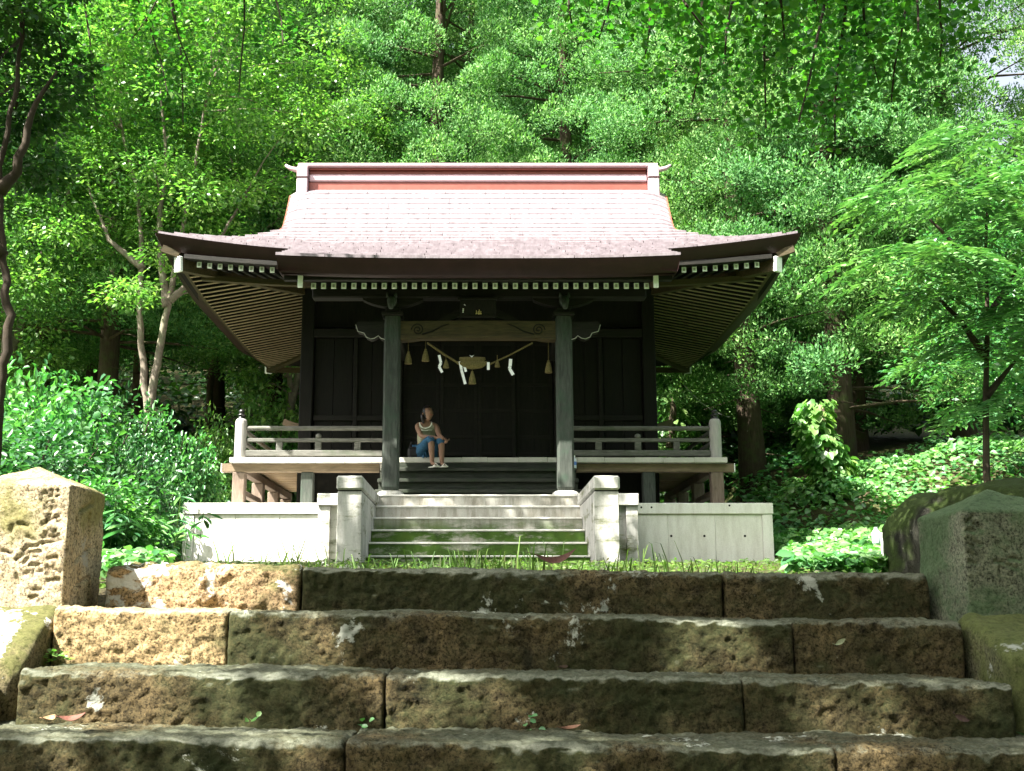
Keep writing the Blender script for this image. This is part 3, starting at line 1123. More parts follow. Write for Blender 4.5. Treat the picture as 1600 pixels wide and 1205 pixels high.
# main eave rafters, front wings
for s in (-1, 1):
    for k in range(16):
        x = s * (2.559 + 0.1449 * k)
        if abs(x) > 3.95:
            break
        z = soffit_z(x, 15.35)
        inner = min(17.1, 17.1 - max(0, (abs(x) - 2.7)) * 1.25 + 0.05)
        r_ = MB().bar((x, 15.35, z + 0.03), (x, inner, z + 0.03 + 0.19 * (inner - 15.35)), 0.055, 0.07).build('rafter', M['beam_wood'], shr)
        MB().box(x - 0.032, x + 0.032, 15.335, 15.35, z - 0.008, z + 0.07, 0.003).build('rafter_cap', M['white_paint'], r_)
        MB().box(x - 0.015, x + 0.015, 15.33, 15.3355, z + 0.012, z + 0.05, 0.0).build('cap_mark', M['grey_paint'], r_)
    # lower eave beam crossing the wing
    pts = []
    for k in range(9):
        x = 2.3 + 1.62 * k / 8
        pts.append((s * x, 15.78 - 0.0 * k, soffit_z(x, 15.5) - 0.055))
    b2 = MB()
    for a, c in zip(pts[:-1], pts[1:]):
        b2.bar(a, c, 0.10, 0.075)
    b2.build('eave_beam', M['koryo_wood'], shr)
    b2 = MB()
    for k in range(10):
        xa, xb = 2.35 + 1.7 * k / 10, 2.35 + 1.7 * (k + 1) / 10
        b2.bar((s * xa, 15.27, soffit_z(xa, 15.3) + 0.11), (s * xb, 15.27, soffit_z(xb, 15.3) + 0.11), 0.09, 0.06)
    b2.build('eave_board', M['beam_wood'], shr)
    # hip rafters with white ends
    for yy, sg in ((15.3, -1), (22.2, 1)):
        zc_ = soffit_z(4.1, yy)
        p0 = Vector((s * 4.12, yy, zc_ + 0.0))
        p1 = Vector((s * 2.7, RY + sg * 1.65, 4.86))
        o = MB().bar(p0, p1, 0.11, 0.19).build('hip_rafter', M['koryo_wood'], shr)
        d = (p1 - p0).normalized()
        MB().bar(p0 - d * 0.05, p0, 0.13, 0.21, 0.004).build('hip_cap', M['white_paint'], o)
        MB().bar(p0 - d * 0.02 + Vector((0, 0, 0.14)), Vector((s * 4.36, RY + sg * 3.51, 4.91)), 0.07, 0.1).build('hip_tip', M['koryo_wood'], o)
    # side eave rafters, across X
    ny = 40
    for k in range(ny):
        y = 15.45 + (22.05 - 15.45) * k / (ny - 1)
        xo = 4.1
        dyc = abs(y - RY)
        xi = 2.7 if dyc < 1.65 else 2.7 + (dyc - 1.65) * 1.42 / 1.85
        if xo - xi < 0.08:
            continue
        zo = soffit_z(xo, y)
        zi = 4.545 + 0.19 * (4.45 - xi) + (zo - 4.545 - 0.19 * 0.35) * max(0, 1 - (xo - xi) / 1.4)
        MB().bar((s * xo, y, zo + 0.015), (s * xi, y, zi + 0.015), 0.055, 0.085).build('rafter', M['soffit_wood'], shr)
        MB().bar((s * xo, y, zo - 0.0315), (s * xi, y, zi - 0.0315), 0.05, 0.007).build('rafter_lit_underside', M['rafter_lit_wood'], shr)  # pale strip paints the lit underside, the dark body its shaded sides
    # side eave border board
    b2 = MB()
    for k in range(20):
        ya, yb = 15.33 + 6.84 * k / 20, 15.33 + 6.84 * (k + 1) / 20
        b2.bar((s * 4.13, ya, soffit_z(4.1, ya) + 0.035), (s * 4.13, yb, soffit_z(4.1, yb) + 0.035), 0.05, 0.1)
    b2.build('eave_board', M['koryo_wood'], shr)
b2 = MB().box(-4.05, 4.05, 22.15, 22.22, 4.6, 4.7)
b2.build('eave_board', M['koryo_wood'], shr)

# ridge
rd = MB().box(-2.88, 2.88, RY - 0.17, RY + 0.17, 6.95, 7.17, 0.01).build('ridge', M['ridge_red'], rf)
MB().box(-2.88, 2.88, RY - 0.2, RY + 0.2, 7.175, 7.30, 0.02).build('ridge_band', M['ridge_pale'], rd)
MB().box(-2.88, 2.88, RY - 0.13, RY + 0.13, 7.303, 7.385, 0.01).build('ridge_band', M['ridge_red'], rd)
MB().box(-2.87, 2.87, RY - 0.19, RY + 0.19, 7.388, 7.415, 0.008).build('ridge_band', M['ridge_red'], rd)
MB().box(-3.06, 3.06, RY - 0.27, RY + 0.27, 7.418, 7.475, 0.015).build('ridge_cap', M['ridge_pale'], rd)
for s in (-1, 1):
    e = MB().box(min(s * 2.885, s * 3.07), max(s * 2.885, s * 3.07), RY - 0.30, RY + 0.30, 6.83, 7.416, 0.015).build('ridge_end', M['ridge_pale'], rf)
    MB().box(min(s * 2.88, s * 3.08), max(s * 2.88, s * 3.08), RY - 0.31, RY + 0.31, 7.2, 7.225, 0.005).build('end_band', M['fascia'], e)
    pts = [(s * 3.0, RY - 0.05, 7.44), (s * 3.12, RY - 0.05, 7.435), (s * 3.22, RY - 0.05, 7.46), (s * 3.31, RY - 0.05, 7.52)]
    MB().tube(pts, [0.05, 0.048, 0.04, 0.022], 8).build('ridge_horn', M['ridge_pale'], e, True)

# walls
WX, WY0, WY1 = 2.7, 17.1, 20.4
FZ = 2.13
for s in (-1, 1):
    for y in (WY0 + 0.1, WY1 - 0.1):
        MB().box(s * 2.6 - 0.1, s * 2.6 + 0.1, y - 0.1, y + 0.1, PZ, 4.86, 0.012).build('corner_post', M['wall_wood'], shr)
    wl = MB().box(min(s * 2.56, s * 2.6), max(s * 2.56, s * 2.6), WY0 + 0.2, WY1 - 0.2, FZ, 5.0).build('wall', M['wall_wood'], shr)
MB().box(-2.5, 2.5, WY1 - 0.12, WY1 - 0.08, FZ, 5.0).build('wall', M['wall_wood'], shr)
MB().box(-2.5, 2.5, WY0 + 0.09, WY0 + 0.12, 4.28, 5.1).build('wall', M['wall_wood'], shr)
MB().box(-2.498, 2.498, WY0 + 0.04, WY0 + 0.16, 4.86, 5.06, 0.01).build('wall_plate', M['wall_wood'], shr)
MB().box(-2.498, 2.498, WY0 - 0.03, WY0 + 0.06, 4.1, 4.23, 0.01).build('lintel_beam', M['beam_wood'], shr)
MB().box(-2.498, 2.498, WY0 + 0.0, WY0 + 0.14, FZ + 0.002, FZ + 0.12, 0.01).build('sill_beam', M['beam_wood'], shr)
for s in (-1, 1):
    # vertical wall boards each side of the doorway
    xs_ = np.linspace(1.32, 2.49, 5)
    for a, b in zip(xs_[:-1], xs_[1:]):
        MB().box(min(s * a, s * b) + 0.004, max(s * a, s * b) - 0.004, WY0 + 0.075, WY0 + 0.1, FZ + 0.12, 4.1, 0.004).build('wall_board', M['wall_wood'], shr)
    MB().box(s * 1.23 - 0.08, s * 1.23 + 0.08, WY0, WY0 + 0.16, FZ + 0.12, 4.1, 0.012).build('door_post', M['beam_wood'], shr)
    MB().box(s * 1.86 - 0.03, s * 1.86 + 0.03, WY0 + 0.03, WY0 + 0.09, FZ + 0.12, 4.1, 0.006).build('batten', M['beam_wood'], shr)
    MB().box(min(s * 1.31, s * 2.49), max(s * 1.31, s * 2.49), WY0 + 0.035, WY0 + 0.08, 2.82, 2.9, 0.006).build('batten', M['beam_wood'], shr)
for k in range(4):
    x0 = -1.145 + 0.5725 * k
    x1 = x0 + 0.5665
    yd_ = WY0 + (0.06 if k in (1, 2) else 0.10)
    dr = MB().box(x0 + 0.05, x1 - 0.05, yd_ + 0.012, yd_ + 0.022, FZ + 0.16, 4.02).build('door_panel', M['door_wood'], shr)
    fr = MB()
    fr.box(x0, x0 + 0.055, yd_, yd_ + 0.035, FZ + 0.121, 4.04, 0.004).box(x1 - 0.055, x1, yd_, yd_ + 0.035, FZ + 0.121, 4.04, 0.004)
    for z in (FZ + 0.16, FZ + 0.42, FZ + 0.82, FZ + 1.22, FZ + 1.86):
        fr.box(x0 + 0.0555, x1 - 0.0555, yd_ + 0.001, yd_ + 0.033, z, z + 0.05, 0.003)
    fr.box((x0 + x1) / 2 - 0.014, (x0 + x1) / 2 + 0.014, yd_ + 0.002, yd_ + 0.03, FZ + 0.87, FZ + 1.86)
    fr.build('door_frame', M['beam_wood'], dr)
MB().box(-1.14, 1.14, WY0 + 0.13, WY0 + 0.15, FZ + 0.12, 4.1).build('wall', M['wall_wood'], shr)

# porch posts, beams, brackets
for s in (-1, 1):
    xc = s * 1.135
    p = MB()
    hw = 0.108
    prof_ = [(hw - 0.02, 0.0), (hw, 0.05), (hw, 2.2), (hw - 0.008, 2.32)]
    # chamfered square column
    v = []
    for (w_, z) in prof_:
        c_ = 0.028
        v += [(xc - w_, 14.9 - w_ + c_, 1.52 + z), (xc - w_ + c_, 14.9 - w_, 1.52 + z), (xc + w_ - c_, 14.9 - w_, 1.52 + z), (xc + w_, 14.9 - w_ + c_, 1.52 + z),
              (xc + w_, 14.9 + w_ - c_, 1.52 + z), (xc + w_ - c_, 14.9 + w_, 1.52 + z), (xc - w_ + c_, 14.9 + w_, 1.52 + z), (xc - w_, 14.9 + w_ - c_, 1.52 + z)]
    f = []
    for i in range(len(prof_) - 1):
        for k in range(8):
            f.append((i * 8 + k, i * 8 + (k + 1) % 8, (i + 1) * 8 + (k + 1) % 8, (i + 1) * 8 + k))
    f.append(tuple(range(24, 32)))
    p.add(v, f)
    po = p.build('porch_post', M['post_wood'], shr)
    MB().lathe((xc, 14.9, 1.447), [(0.17, 0), (0.18, 0.03), (0.165, 0.055), (0.135, 0.073)], 20).build('post_base', M['concrete_side'], po)
    MB().box(xc - 0.14, xc + 0.14, 14.76, 15.04, 3.842, 3.895, 0.01).build('bracket_plate', M['beam_wood'], po)
    MB().box(xc - 0.095, xc + 0.095, 14.8, 15.0, 3.896, 3.97, 0.02).build('bracket_block', M['beam_wood'], po)
    # bracket arm with curved underside carrying the purlin
    ol = []
    for k in range(13):
        u = -1 + 2 * k / 12
        ol.append((xc + 0.40 * u, 3.975 + 0.095 * abs(u) ** 2.2))
    ol += [(xc + 0.40, 4.088), (xc - 0.40, 4.088)]
    MB().prism(ol, 14.83, 14.97).build('bracket_arm', M['beam_wood'], po)
    # carved nose pointing forward above the plate
    nz = MB()
    nz.tube([(xc, 14.85, 4.02), (xc, 14.70, 4.04), (xc, 14.6, 4.0), (xc, 14.54, 3.92), (xc, 14.53, 3.87)], [0.06, 0.065, 0.06, 0.042, 0.03], 8)
    nz.tube([(xc - 0.05, 14.63, 4.05), (xc - 0.06, 14.6, 4.1)], [0.025, 0.012], 6)
    nz.tube([(xc + 0.05, 14.63, 4.05), (xc + 0.06, 14.6, 4.1)], [0.025, 0.012], 6)
    nz.build('carved_nose', M['post_wood'], po, True)
    # wavy nose of the tie beam sticking out sideways
    pts = [(602, 505), (560, 505), (557, 510), (560, 520), (570, 523), (573, 529), (580, 532), (586, 531), (592, 527), (596, 531), (602, 533)]
    ol = []
    for (u_, v_) in pts:
        X, Z = at(u_, v_, 14.9)
        ol.append((s * -X * -1 if False else (X if s < 0 else -X), Z))
    if s > 0:
        ol = ol[::-1]
    nb_ = MB().prism(ol, 14.82, 14.98).build('beam_nose', M['beam_wood'], po)
    # pale edge line on the wavy underside
    ed = MB()
    q = [(X_, 14.815, Z_) for (X_, Z_) in (ol if s < 0 else ol[::-1])[2:]]
    ed.tube(q, 0.006, 5)
    ed.build('painted_edge', M['grey_paint'], nb_)
# tie beam between the posts with slightly arched underside
ol = []
for k in range(25):
    x = -1.025 + 2.05 * k / 24
    a = abs(x) / 1.025
    ol.append((x, 3.515 + (0.022 if a < 0.75 else 0.022 * (1 - (a - 0.75) / 0.12) if a < 0.87 else 0)))
ol2 = [(x, 3.77 + 0.01 * (1 - (x / 1.03) ** 2)) for x in np.linspace(1.025, -1.025, 15)]
kb = MB().prism(ol + ol2, 14.825, 14.975).build('tie_beam', M['koryo_wood'], shr)
lip = MB()
for k in range(24):
    (xa, za), (xb, zb) = ol[k], ol[k + 1]
    lip.bar((xa, 14.81, za + 0.018), (xb, 14.81, zb + 0.018), 0.035, 0.03)
lip.build('beam_moulding', M['koryo_wood'], kb)
for s in (-1, 1):   # carved swirl and leaf on the tie beam
    sw = MB()
    cx_, cz_ = s * 0.80, 3.655
    pts = []
    for k in range(28):
        a = k * 0.45
        r_ = 0.085 - 0.0028 * k
        pts.append((cx_ + s * r_ * math.cos(a), 14.822, cz_ + r_ * math.sin(a)))
    sw.tube(pts, 0.008, 5)
    sw.tube([(cx_ - s * 0.06, 14.822, cz_ - 0.06), (cx_ - s * 0.2, 14.822, cz_ - 0.02), (cx_ - s * 0.32, 14.822, cz_ + 0.05), (cx_ - s * 0.42, 14.822, cz_ + 0.08)], [0.012, 0.011, 0.008, 0.004], 5)
    sw.build('carved_swirl', M['beam_wood'], kb, True)
MB().box(-2.21, 2.24, 14.8, 15.0, 4.09, 4.262, 0.015).build('eave_purlin', M['beam_wood'], shr)
for s in (-1, 1):
    MB().box(s * 1.13 - 0.06, s * 1.13 + 0.06, 15.02, 17.08, 3.72, 3.9, 0.015).build('link_beam', M['beam_wood'], shr)
# frog-leg strut
fl = []
for k in range(15):
    u = -1 + 2 * k / 14
    fl.append((0.55 * u, 3.79 + 0.22 * (1 - abs(u) ** 1.6)))
fl2 = [(0.36 * u, 3.785 + 0.12 * (1 - abs(u) ** 2)) for u in np.linspace(1, -1, 9)]
mb = MB()
n1 = len(fl)
for i in range(n1 - 1):
    (xa, za), (xb, zb) = fl[i], fl[i + 1]
    ua, ub = xa / 0.55, xb / 0.55
    ia, ib = (0.38 * ua, 3.782 + 0.1 * (1 - abs(ua) ** 2)), (0.38 * ub, 3.782 + 0.1 * (1 - abs(ub) ** 2))
    v = [(xa, 14.86, za), (xb, 14.86, zb), (ib[0], 14.86, ib[1]), (ia[0], 14.86, ia[1]), (xa, 14.94, za), (xb, 14.94, zb), (ib[0], 14.94, ib[1]), (ia[0], 14.94, ia[1])]
    mb.add(v, [(0, 1, 2, 3), (4, 7, 6, 5), (0, 4, 5, 1), (3, 2, 6, 7)])
mb.build('frog_leg_strut', M['beam_wood'], shr)

# wooden stair
for k in range(3):
    y = [15.4, 15.65, 15.9][k]
    z = [1.597, 1.772, 1.951][k]
    MB().box(-1.385 + 0.015 * k, 1.385 - 0.015 * k, y - 0.015, y + 0.26, z - 0.05, z, 0.008).build('stair_tread', M['step_wood'], shr)
    MB().box(-1.36, 1.36, y + 0.03, y + 0.05, PZ + 0.002, z - 0.052).build('stair_riser', M['step_wood'], shr)
MB().box(-1.5, 1.5, 15.3, 15.42, PZ + 0.002, PZ + 0.05, 0.006).build('stair_base', M['step_wood'], shr)
MB().box(-1.36, 1.36, 16.14, 16.16, PZ + 0.002, 2.05).build('stair_riser', M['step_wood'], shr)

# veranda floor boards
vf = MB().box(-3.48, 3.48, 16.45, 17.1, FZ - 0.074, FZ - 0.006).build('veranda_floor', M['floor_wood'], shr)
x = -3.51
kk = 0
wid = [0.36, 0.44, 0.41, 0.42, 0.38, 0.43, 0.4, 0.44]
while x < 3.50:
    w = wid[kk % 8]
    x1 = min(3.52, x + w)
    if 3.52 - x1 < 0.12:
        x1 = 3.52
    MB().box(x + 0.0015, x1 - 0.0015, 16.15 + 0.004 * math.sin(kk * 5.1), 16.449, FZ - 0.072, FZ + 0.002 * math.sin(kk * 3.3), 0.004).build('floor_board', M['floor_wood'], vf)
    x = x1
    kk += 1
for s in (-1, 1):
    for k in range(22):
        y = 17.105 + 0.153 * k
        MB().box(min(s * 2.72, s * 3.515), max(s * 2.72, s * 3.515), y, y + 0.149, FZ - 0.05 + 0.004 * math.sin(k * 2.7), FZ, 0.003).build('floor_board', M['under_wood'], vf)
    # posts and beams under the veranda
    for (px, py, mt) in ((3.39, 16.33, 'brown_vwood'), (2.42, 16.33, 'post_wood'), (3.39, 17.75, 'brown_vwood'), (3.39, 19.1, 'brown_vwood'), (3.39, 20.35, 'brown_vwood')):
        MB().box(s * px - 0.088, s * px + 0.088, py - 0.085, py + 0.085, PZ + 0.03, 1.934, 0.012).build('floor_post', M[mt], shr)
        MB().box(s * px - 0.14, s * px + 0.14, py - 0.13, py + 0.13, PZ + 0.002, PZ + 0.029, 0.006).build('post_stone', M['concrete'], shr)
    MB().box(min(s * 1.40, s * 3.63), max(s * 1.40, s * 3.63), 16.25, 16.38, 1.936, 2.054, 0.006).build('floor_beam', M['brown_wood'], shr)
    MB().box(min(s * 3.632, s * 3.645), max(s * 3.632, s * 3.645), 16.248, 16.382, 1.934, 2.056, 0.003).build('beam_cap', M['white_paint'], shr)
    MB().box(s * 3.39 - 0.06, s * 3.39 + 0.06, 16.384, 20.6, 1.936, 2.054, 0.006).build('floor_beam', M['brown_vwood'], shr)
    MB().box(s * 3.39 - 0.05, s * 3.39 + 0.05, 16.41, 20.5, 1.62, 1.70, 0.006).build('brace_rail', M['brown_vwood'], shr)
for yy in (17.2, 18.75, 20.3):
    for xx in (-2.6, -1.3, 0, 1.3, 2.6):
        MB().box(xx - 0.09, xx + 0.09, yy - 0.09, yy + 0.09, PZ, FZ - 0.09, 0.01).build('floor_post', M['brown_vwood'], shr)
MB().box(-2.5, 2.5, 17.25, 17.28, PZ + 0.02, FZ - 0.09).build('underfloor_board', M['wall_wood'], shr)

# railing
for s in (-1, 1):
    XR = s * 3.39
    rl = MB().lathe((XR, 16.3, FZ), [(0.085, 0), (0.085, 0.5), (0.08, 0.545), (0.062, 0.57)], 20).build('railing_post', M['rail_post_wood'], shr, False)
    MB().lathe((XR, 16.3, FZ + 0.57), [(0.058, 0), (0.058, 0.018), (0.045, 0.025), (0.045, 0.045), (0.06, 0.052), (0.06, 0.062), (0.035, 0.075), (0.03, 0.085), (0.048, 0.1), (0.04, 0.125), (0.012, 0.145), (0.002, 0.155)], 16).build('finial', M['black_metal'], rl, True)
    xi = s * 1.36
    a, b = min(xi, XR - s * 0.08), max(xi, XR - s * 0.08)
    zt = at(500, 669.5, 16.3)[1]
    zm = at(500, 688, 16.3)[1]
    zb = at(500, 708.5, 16.3)[1]
    tp = MB()
    tp.tube([(a, 16.3, zt), (b, 16.3, zt)], 0.034, 12)
    tp.build('top_rail', M['grey_wood'], shr, False)
    MB().box(a, b, 16.27, 16.33, zm - 0.026, zm + 0.026, 0.006).build('middle_rail', M['grey_wood'], shr)
    MB().box(a, b, 16.25, 16.35, zb - 0.045, zb + 0.04, 0.008).build('bottom_rail', M['grey_wood'], shr)
    for (uu, tall) in ((437, 0), (497.5, 1), (559, 0)):
        X = abs(at(uu, 690, 16.3)[0]) * s
        MB().box(X - 0.045, X + 0.045, 16.27, 16.33, zb + 0.041, zm - 0.027, 0.006).build('rail_strut', M['grey_wood'], shr)
        if tall:
            MB().lathe((X, 16.3, zm + 0.027), [(0.035, 0), (0.045, 0.02), (0.04, 0.05), (0.015, 0.066)], 12).build('rail_strut_top', M['grey_wood'], shr, True)
    # side railing running back
    MB().tube([(XR, 16.38, zt), (XR, 20.6, zt)], 0.034, 12).build('top_rail', M['grey_wood'], shr)
    MB().box(XR - 0.03, XR + 0.03, 16.38, 20.4, zm - 0.026, zm + 0.026, 0.006).build('middle_rail', M['grey_wood'], shr)
    MB().box(XR - 0.045, XR + 0.045, 16.38, 20.4, zb - 0.045, zb + 0.04, 0.008).build('bottom_rail', M['grey_wood'], shr)
    for yy in (17.4, 18.5, 19.6, 20.4):
        MB().box(XR - 0.035, XR + 0.035, yy - 0.04, yy + 0.04, zb + 0.041, zm - 0.027, 0.006).build('rail_strut', M['grey_wood'], shr)
    # rear screen rail with upturned tip
    pts = []
    for k in range(9):
        x = 2.72 + 0.78 * k / 8
        pts.append((s * x, 20.45, 3.21 + 0.13 * (max(0, k - 2) / 6) ** 2))
    b2 = MB()
    for p_, q_ in zip(pts[:-1], pts[1:]):
        b2.bar(p_, q_, 0.06, 0.11)
    b2.build('upturned_rail', M['brown_wood'], shr)
    MB().box(s * 2.78 - 0.05, s * 2.78 + 0.05, 20.4, 20.5, FZ, 3.16, 0.006).build('screen_post', M['post_wood'], shr)
    MB().box(min(s * 2.83, s * 3.36), max(s * 2.83, s * 3.36), 20.43, 20.47, zm - 0.026, zm + 0.026).build('middle_rail', M['grey_wood'], shr)

# ------------------------------------------------------------------ things hanging in the porch
rope = empty('sacred_rope', (0, 14.9, 3.5), 'sagging straw rope with white zigzag papers and a fat straw bundle under the porch beam', 'rope')


def twisted(mb, pts, rad, turns=10, n=7):
    P = [Vector(p) for p in pts]
    for ph in (0, math.pi):
        q = []
        N = 60
        for i in range(N + 1):
            t = i / N * (len(P) - 1)
            k = min(int(t), len(P) - 2)
            p = P[k].lerp(P[k + 1], t - k)
            a = ph + i / N * turns * 2 * math.pi
            q.append(p + Vector((0, math.cos(a), math.sin(a))) * rad * 0.55)
        mb.tube(q, rad * 0.6, n)


yr = 14.78
L0, C0, C1, R0 = at(668, 536, yr), at(722, 571, yr), at(762, 571, yr), at(832, 536, yr)
mb = MB()
twisted(mb, [(L0[0], yr, L0[1]), ((L0[0] + C0[0]) / 2, yr, (L0[1] + C0[1]) / 2 - 0.01), (C0[0], yr, C0[1])], 0.016, 14)
twisted(mb, [(C1[0], yr, C1[1]), ((R0[0] + C1[0]) / 2, yr, (R0[1] + C1[1]) / 2 - 0.01), (R0[0], yr, R0[1])], 0.013, 16)
mb.build('rope_strand', M['straw'], rope, True)['kind'] = 'stuff'
cx_, cz_ = at(738, 565, yr)
mb = MB()
for zz, rr, xx in ((0.03, 0.055, 0.17), (-0.025, 0.065, 0.2)):
    pts = [(cx_ - xx, yr, cz_ + zz + 0.01), (cx_ - xx * 0.6, yr, cz_ + zz - 0.01), (cx_, yr, cz_ + zz - 0.02), (cx_ + xx * 0.6, yr, cz_ + zz - 0.01), (cx_ + xx, yr, cz_ + zz + 0.01)]
    mb.tube(pts, [0.018, rr * 0.8, rr, rr * 0.8, 0.018], 12)
mb.build('straw_bundle', M['straw'], rope, True)


def tassel(mb, x, y, z, h, w, n=10):
    mb.lathe((x, y, z - h), [(w, 0), (w * 0.85, h * 0.35), (w * 0.5, h * 0.75), (w * 0.28, h * 0.9), (w * 0.4, h * 0.95), (w * 0.15, h)], n)


for (u_, v_, h_, w_) in ((738, 580, 0.17, 0.05), (697, 562, 0.11, 0.04), (777, 562, 0.1, 0.035)):
    X, Z = at(u_, v_, yr)
    mb = MB()
    tassel(mb, X, yr, Z, h_, w_)
    mb.tube([(X, yr, Z - 0.01), (X, yr, Z + 0.06)], 0.005, 5)
    mb.build('straw_tassel', M['straw'], rope)


def ribbon_strip(mb, path, w, y):
    """zigzag paper: path of (x, z) centre points, width w"""
    for k in range(len(path) - 1):
        (xa, za), (xb, zb) = path[k], path[k + 1]
        d = Vector((xb - xa, 0, zb - za))
        L = d.length
        d.normalize()
        nn = Vector((-d.z, 0, d.x)) * w / 2
        a, b = Vector((xa, y, za)), Vector((xb, y, zb))
        yo = Vector((0, 0.012 * (k % 2), 0))
        th = Vector((0, 0.0015, 0))
        v = [a - nn + yo, b - nn + yo, b + nn + yo, a + nn + yo]
        v += [p + th for p in v]
        mb.add([tuple(p) for p in v], [(0, 1, 2, 3), (4, 7, 6, 5), (0, 4, 5, 1), (1, 5, 6, 2), (2, 6, 7, 3), (3, 7, 4, 0)])


strips = [
    ([(686, 555), (689, 567), (686, 573), (691, 582)], 0.035), ([(719, 565), (721, 578), (727, 600)], 0.036), ([(724, 566), (728, 581)], 0.032),
    ([(763, 566), (763, 578)], 0.035), ([(798, 561), (797, 572), (796, 576), (802, 586)], 0.042)]
for (pth, w) in strips:
    mb = MB()
    ribbon_strip(mb, [at(a, b, yr - 0.03) for a, b in pth], w, yr - 0.03)
    mb.build('paper_streamer', M['paper'], rope)
X, Z = at(737, 555, yr - 0.03)
MB().prism([(X - 0.03, Z), (X, Z - 0.02), (X + 0.03, Z), (X, Z - 0.035)], yr - 0.04, yr - 0.03).build('paper_knot', M['paper'], rope)
for (u_, v0, v1, lab) in ((638, 534, 549, 'small straw tassel hanging beside the left porch post'), (665, 534, 545, 'straw tassel hanging at the left end of the sacred rope'),
                          (857, 534, 563, 'straw tassel on a long cord beside the right porch post')):
    X, Z = at(u_, v1, 14.9)
    Zt = 3.515
    mb = MB()
    tassel(mb, X, 14.9, Z, 0.17, 0.05)
    mb.tube([(X, 14.9, Z - 0.01), (X, 14.9, Zt)], 0.004, 5)
    o = mb.build('straw_tassel', M['straw'])
    tag(o, lab, 'tassel', 'straw tassels under the porch beam')
# name board with gold characters
nbd = empty('name_board', (0, 14.76, 3.93), 'dark tilted name board with faint gold characters above the porch beam', 'sign')
X, Z = at(745, 484, 14.75)
rm = Matrix.Rotation(R(12), 3, 'X')
MB().box(-0.24, 0.24, 14.74, 14.765, 3.835, 4.04, 0.004, rm).build('board', M['door_wood'], nbd)
fr = MB()
fr.box(-0.27, 0.27, 14.73, 14.77, 4.041, 4.07, 0.004, rm, (0, 14.75, 3.94)).box(-0.27, 0.27, 14.73, 14.77, 3.805, 3.834, 0.004, rm, (0, 14.75, 3.94))
fr.build('board_frame', M['beam_wood'], nbd)
ch = MB()


def stroke(pts, w, y=14.725):
    for (a, b) in zip(pts[:-1], pts[1:]):
        xa, za = at(a[0], a[1], y)
        xb, zb = at(b[0], b[1], y)
        ch.bar((xa, y, za), (xb, y, zb), 0.008, w, 0, (0, 1, 0))


sx = 1600 / 140 
cvt = lambda a, b: (680 + a / sx, 460 + b / sx)
ch.cur = 0
for pts, w in (([(735, 290), (737, 345)], .012), ([(722, 350), (750, 340)], .012), ([(785, 275), (787, 350)], .012), ([(768, 305), (765, 350)], .01), ([(815, 300), (812, 352)], .012), ([(765, 352), (830, 348)], .01)):
    stroke([cvt(*p) for p in pts], w)
ch.build('gold_character', M['gold'], nbd)
ch = MB()
for pts, w in (([(515, 180), (538, 198)], .014), ([(490, 255), (512, 262)], .014), ([(485, 285), (512, 285)], .012), ([(486, 318), (508, 318)], .018), ([(497, 255), (499, 322)], .01)):
    stroke([cvt(*p) for p in pts], w)
ch.build('white_character', M['white_paint'], nbd)

# bottle on the stair end
X, Z = at(899, 722, 16.0)
bt = empty('plastic_bottle', (1.42, 16.05, 1.952), 'small white plastic bottle beside the right porch post on the wooden stair', 'bottle')
bx = 1.345
MB().lathe((bx, 16.02, 1.953), [(0.03, 0), (0.033, 0.01), (0.033, 0.12), (0.012, 0.15), (0.012, 0.165)], 14).build('bottle_body', M['plastic'], bt, True)
MB().lathe((bx, 16.02, 1.953 + 0.165), [(0.015, 0), (0.015, 0.02)], 12).build('bottle_cap', M['white_paint'], bt)
MB().lathe((bx, 16.02, 2.0), [(0.0335, 0), (0.0335, 0.05)], 14).build('bottle_label', M['blue'], bt)
# wire from the rear right roof corner
pts = [Vector((4.05, 22.2, 4.35)).lerp(Vector((5.3, 24.0, 4.02)), k / 8) + Vector((0, 0, -0.12 * math.sin(math.pi * k / 8))) for k in range(9)]
tag(MB().tube(pts, 0.012, 5).build('wire', M['wire']), 'thin pale wire running from the rear right eave corner to the trees', 'wire')


# ------------------------------------------------------------------ person
def skin_mesh(name, joints, edges, mat, parent, root=0, sub=1):
    me = bpy.data.meshes.new(name)
    me.from_pydata([j[0] for j in joints], edges, [])
    o = link(name, me, mat, parent)
    md = o.modifiers.new('skin', 'SKIN')
    md.use_smooth_shade = True
    sv = me.skin_vertices[0].data
    for k, j in enumerate(joints):
        r_ = j[1] if isinstance(j[1], tuple) else (j[1], j[1])
        sv[k].radius = r_
        sv[k].use_root = (k == root)
    ms = o.modifiers.new('sub', 'SUBSURF')
    ms.levels = sub
    ms.render_levels = sub + 1
    return o


per = empty('person', (-0.74, 16.3, 2.132), 'woman in sleeveless blouse and denim capris sitting on the porch edge, hands over her knees', 'person')
hip = Vector((-0.76, 16.30, 2.235))
chest = Vector((-0.745, 16.27, 2.50))
neck = Vector((-0.735, 16.24, 2.655))
head = Vector((-0.715, 16.20, 2.765))
shl, shr_ = Vector((-0.875, 16.25, 2.60)), Vector((-0.60, 16.25, 2.595))
el_l, el_r = Vector((-0.80, 16.10, 2.42)), Vector((-0.545, 16.12, 2.43))
wr_l, wr_r = Vector((-0.52, 15.97, 2.375)), Vector((-0.47, 15.98, 2.36))
kn_l, kn_r = Vector((-0.66, 15.96, 2.385)), Vector((-0.515, 15.97, 2.36))
an_l, an_r = Vector((-0.64, 15.95, 2.02)), Vector((-0.505, 15.96, 2.015))
ft_l, ft_r = Vector((-0.585, 15.86, 1.985)), Vector((-0.465, 15.87, 1.985))
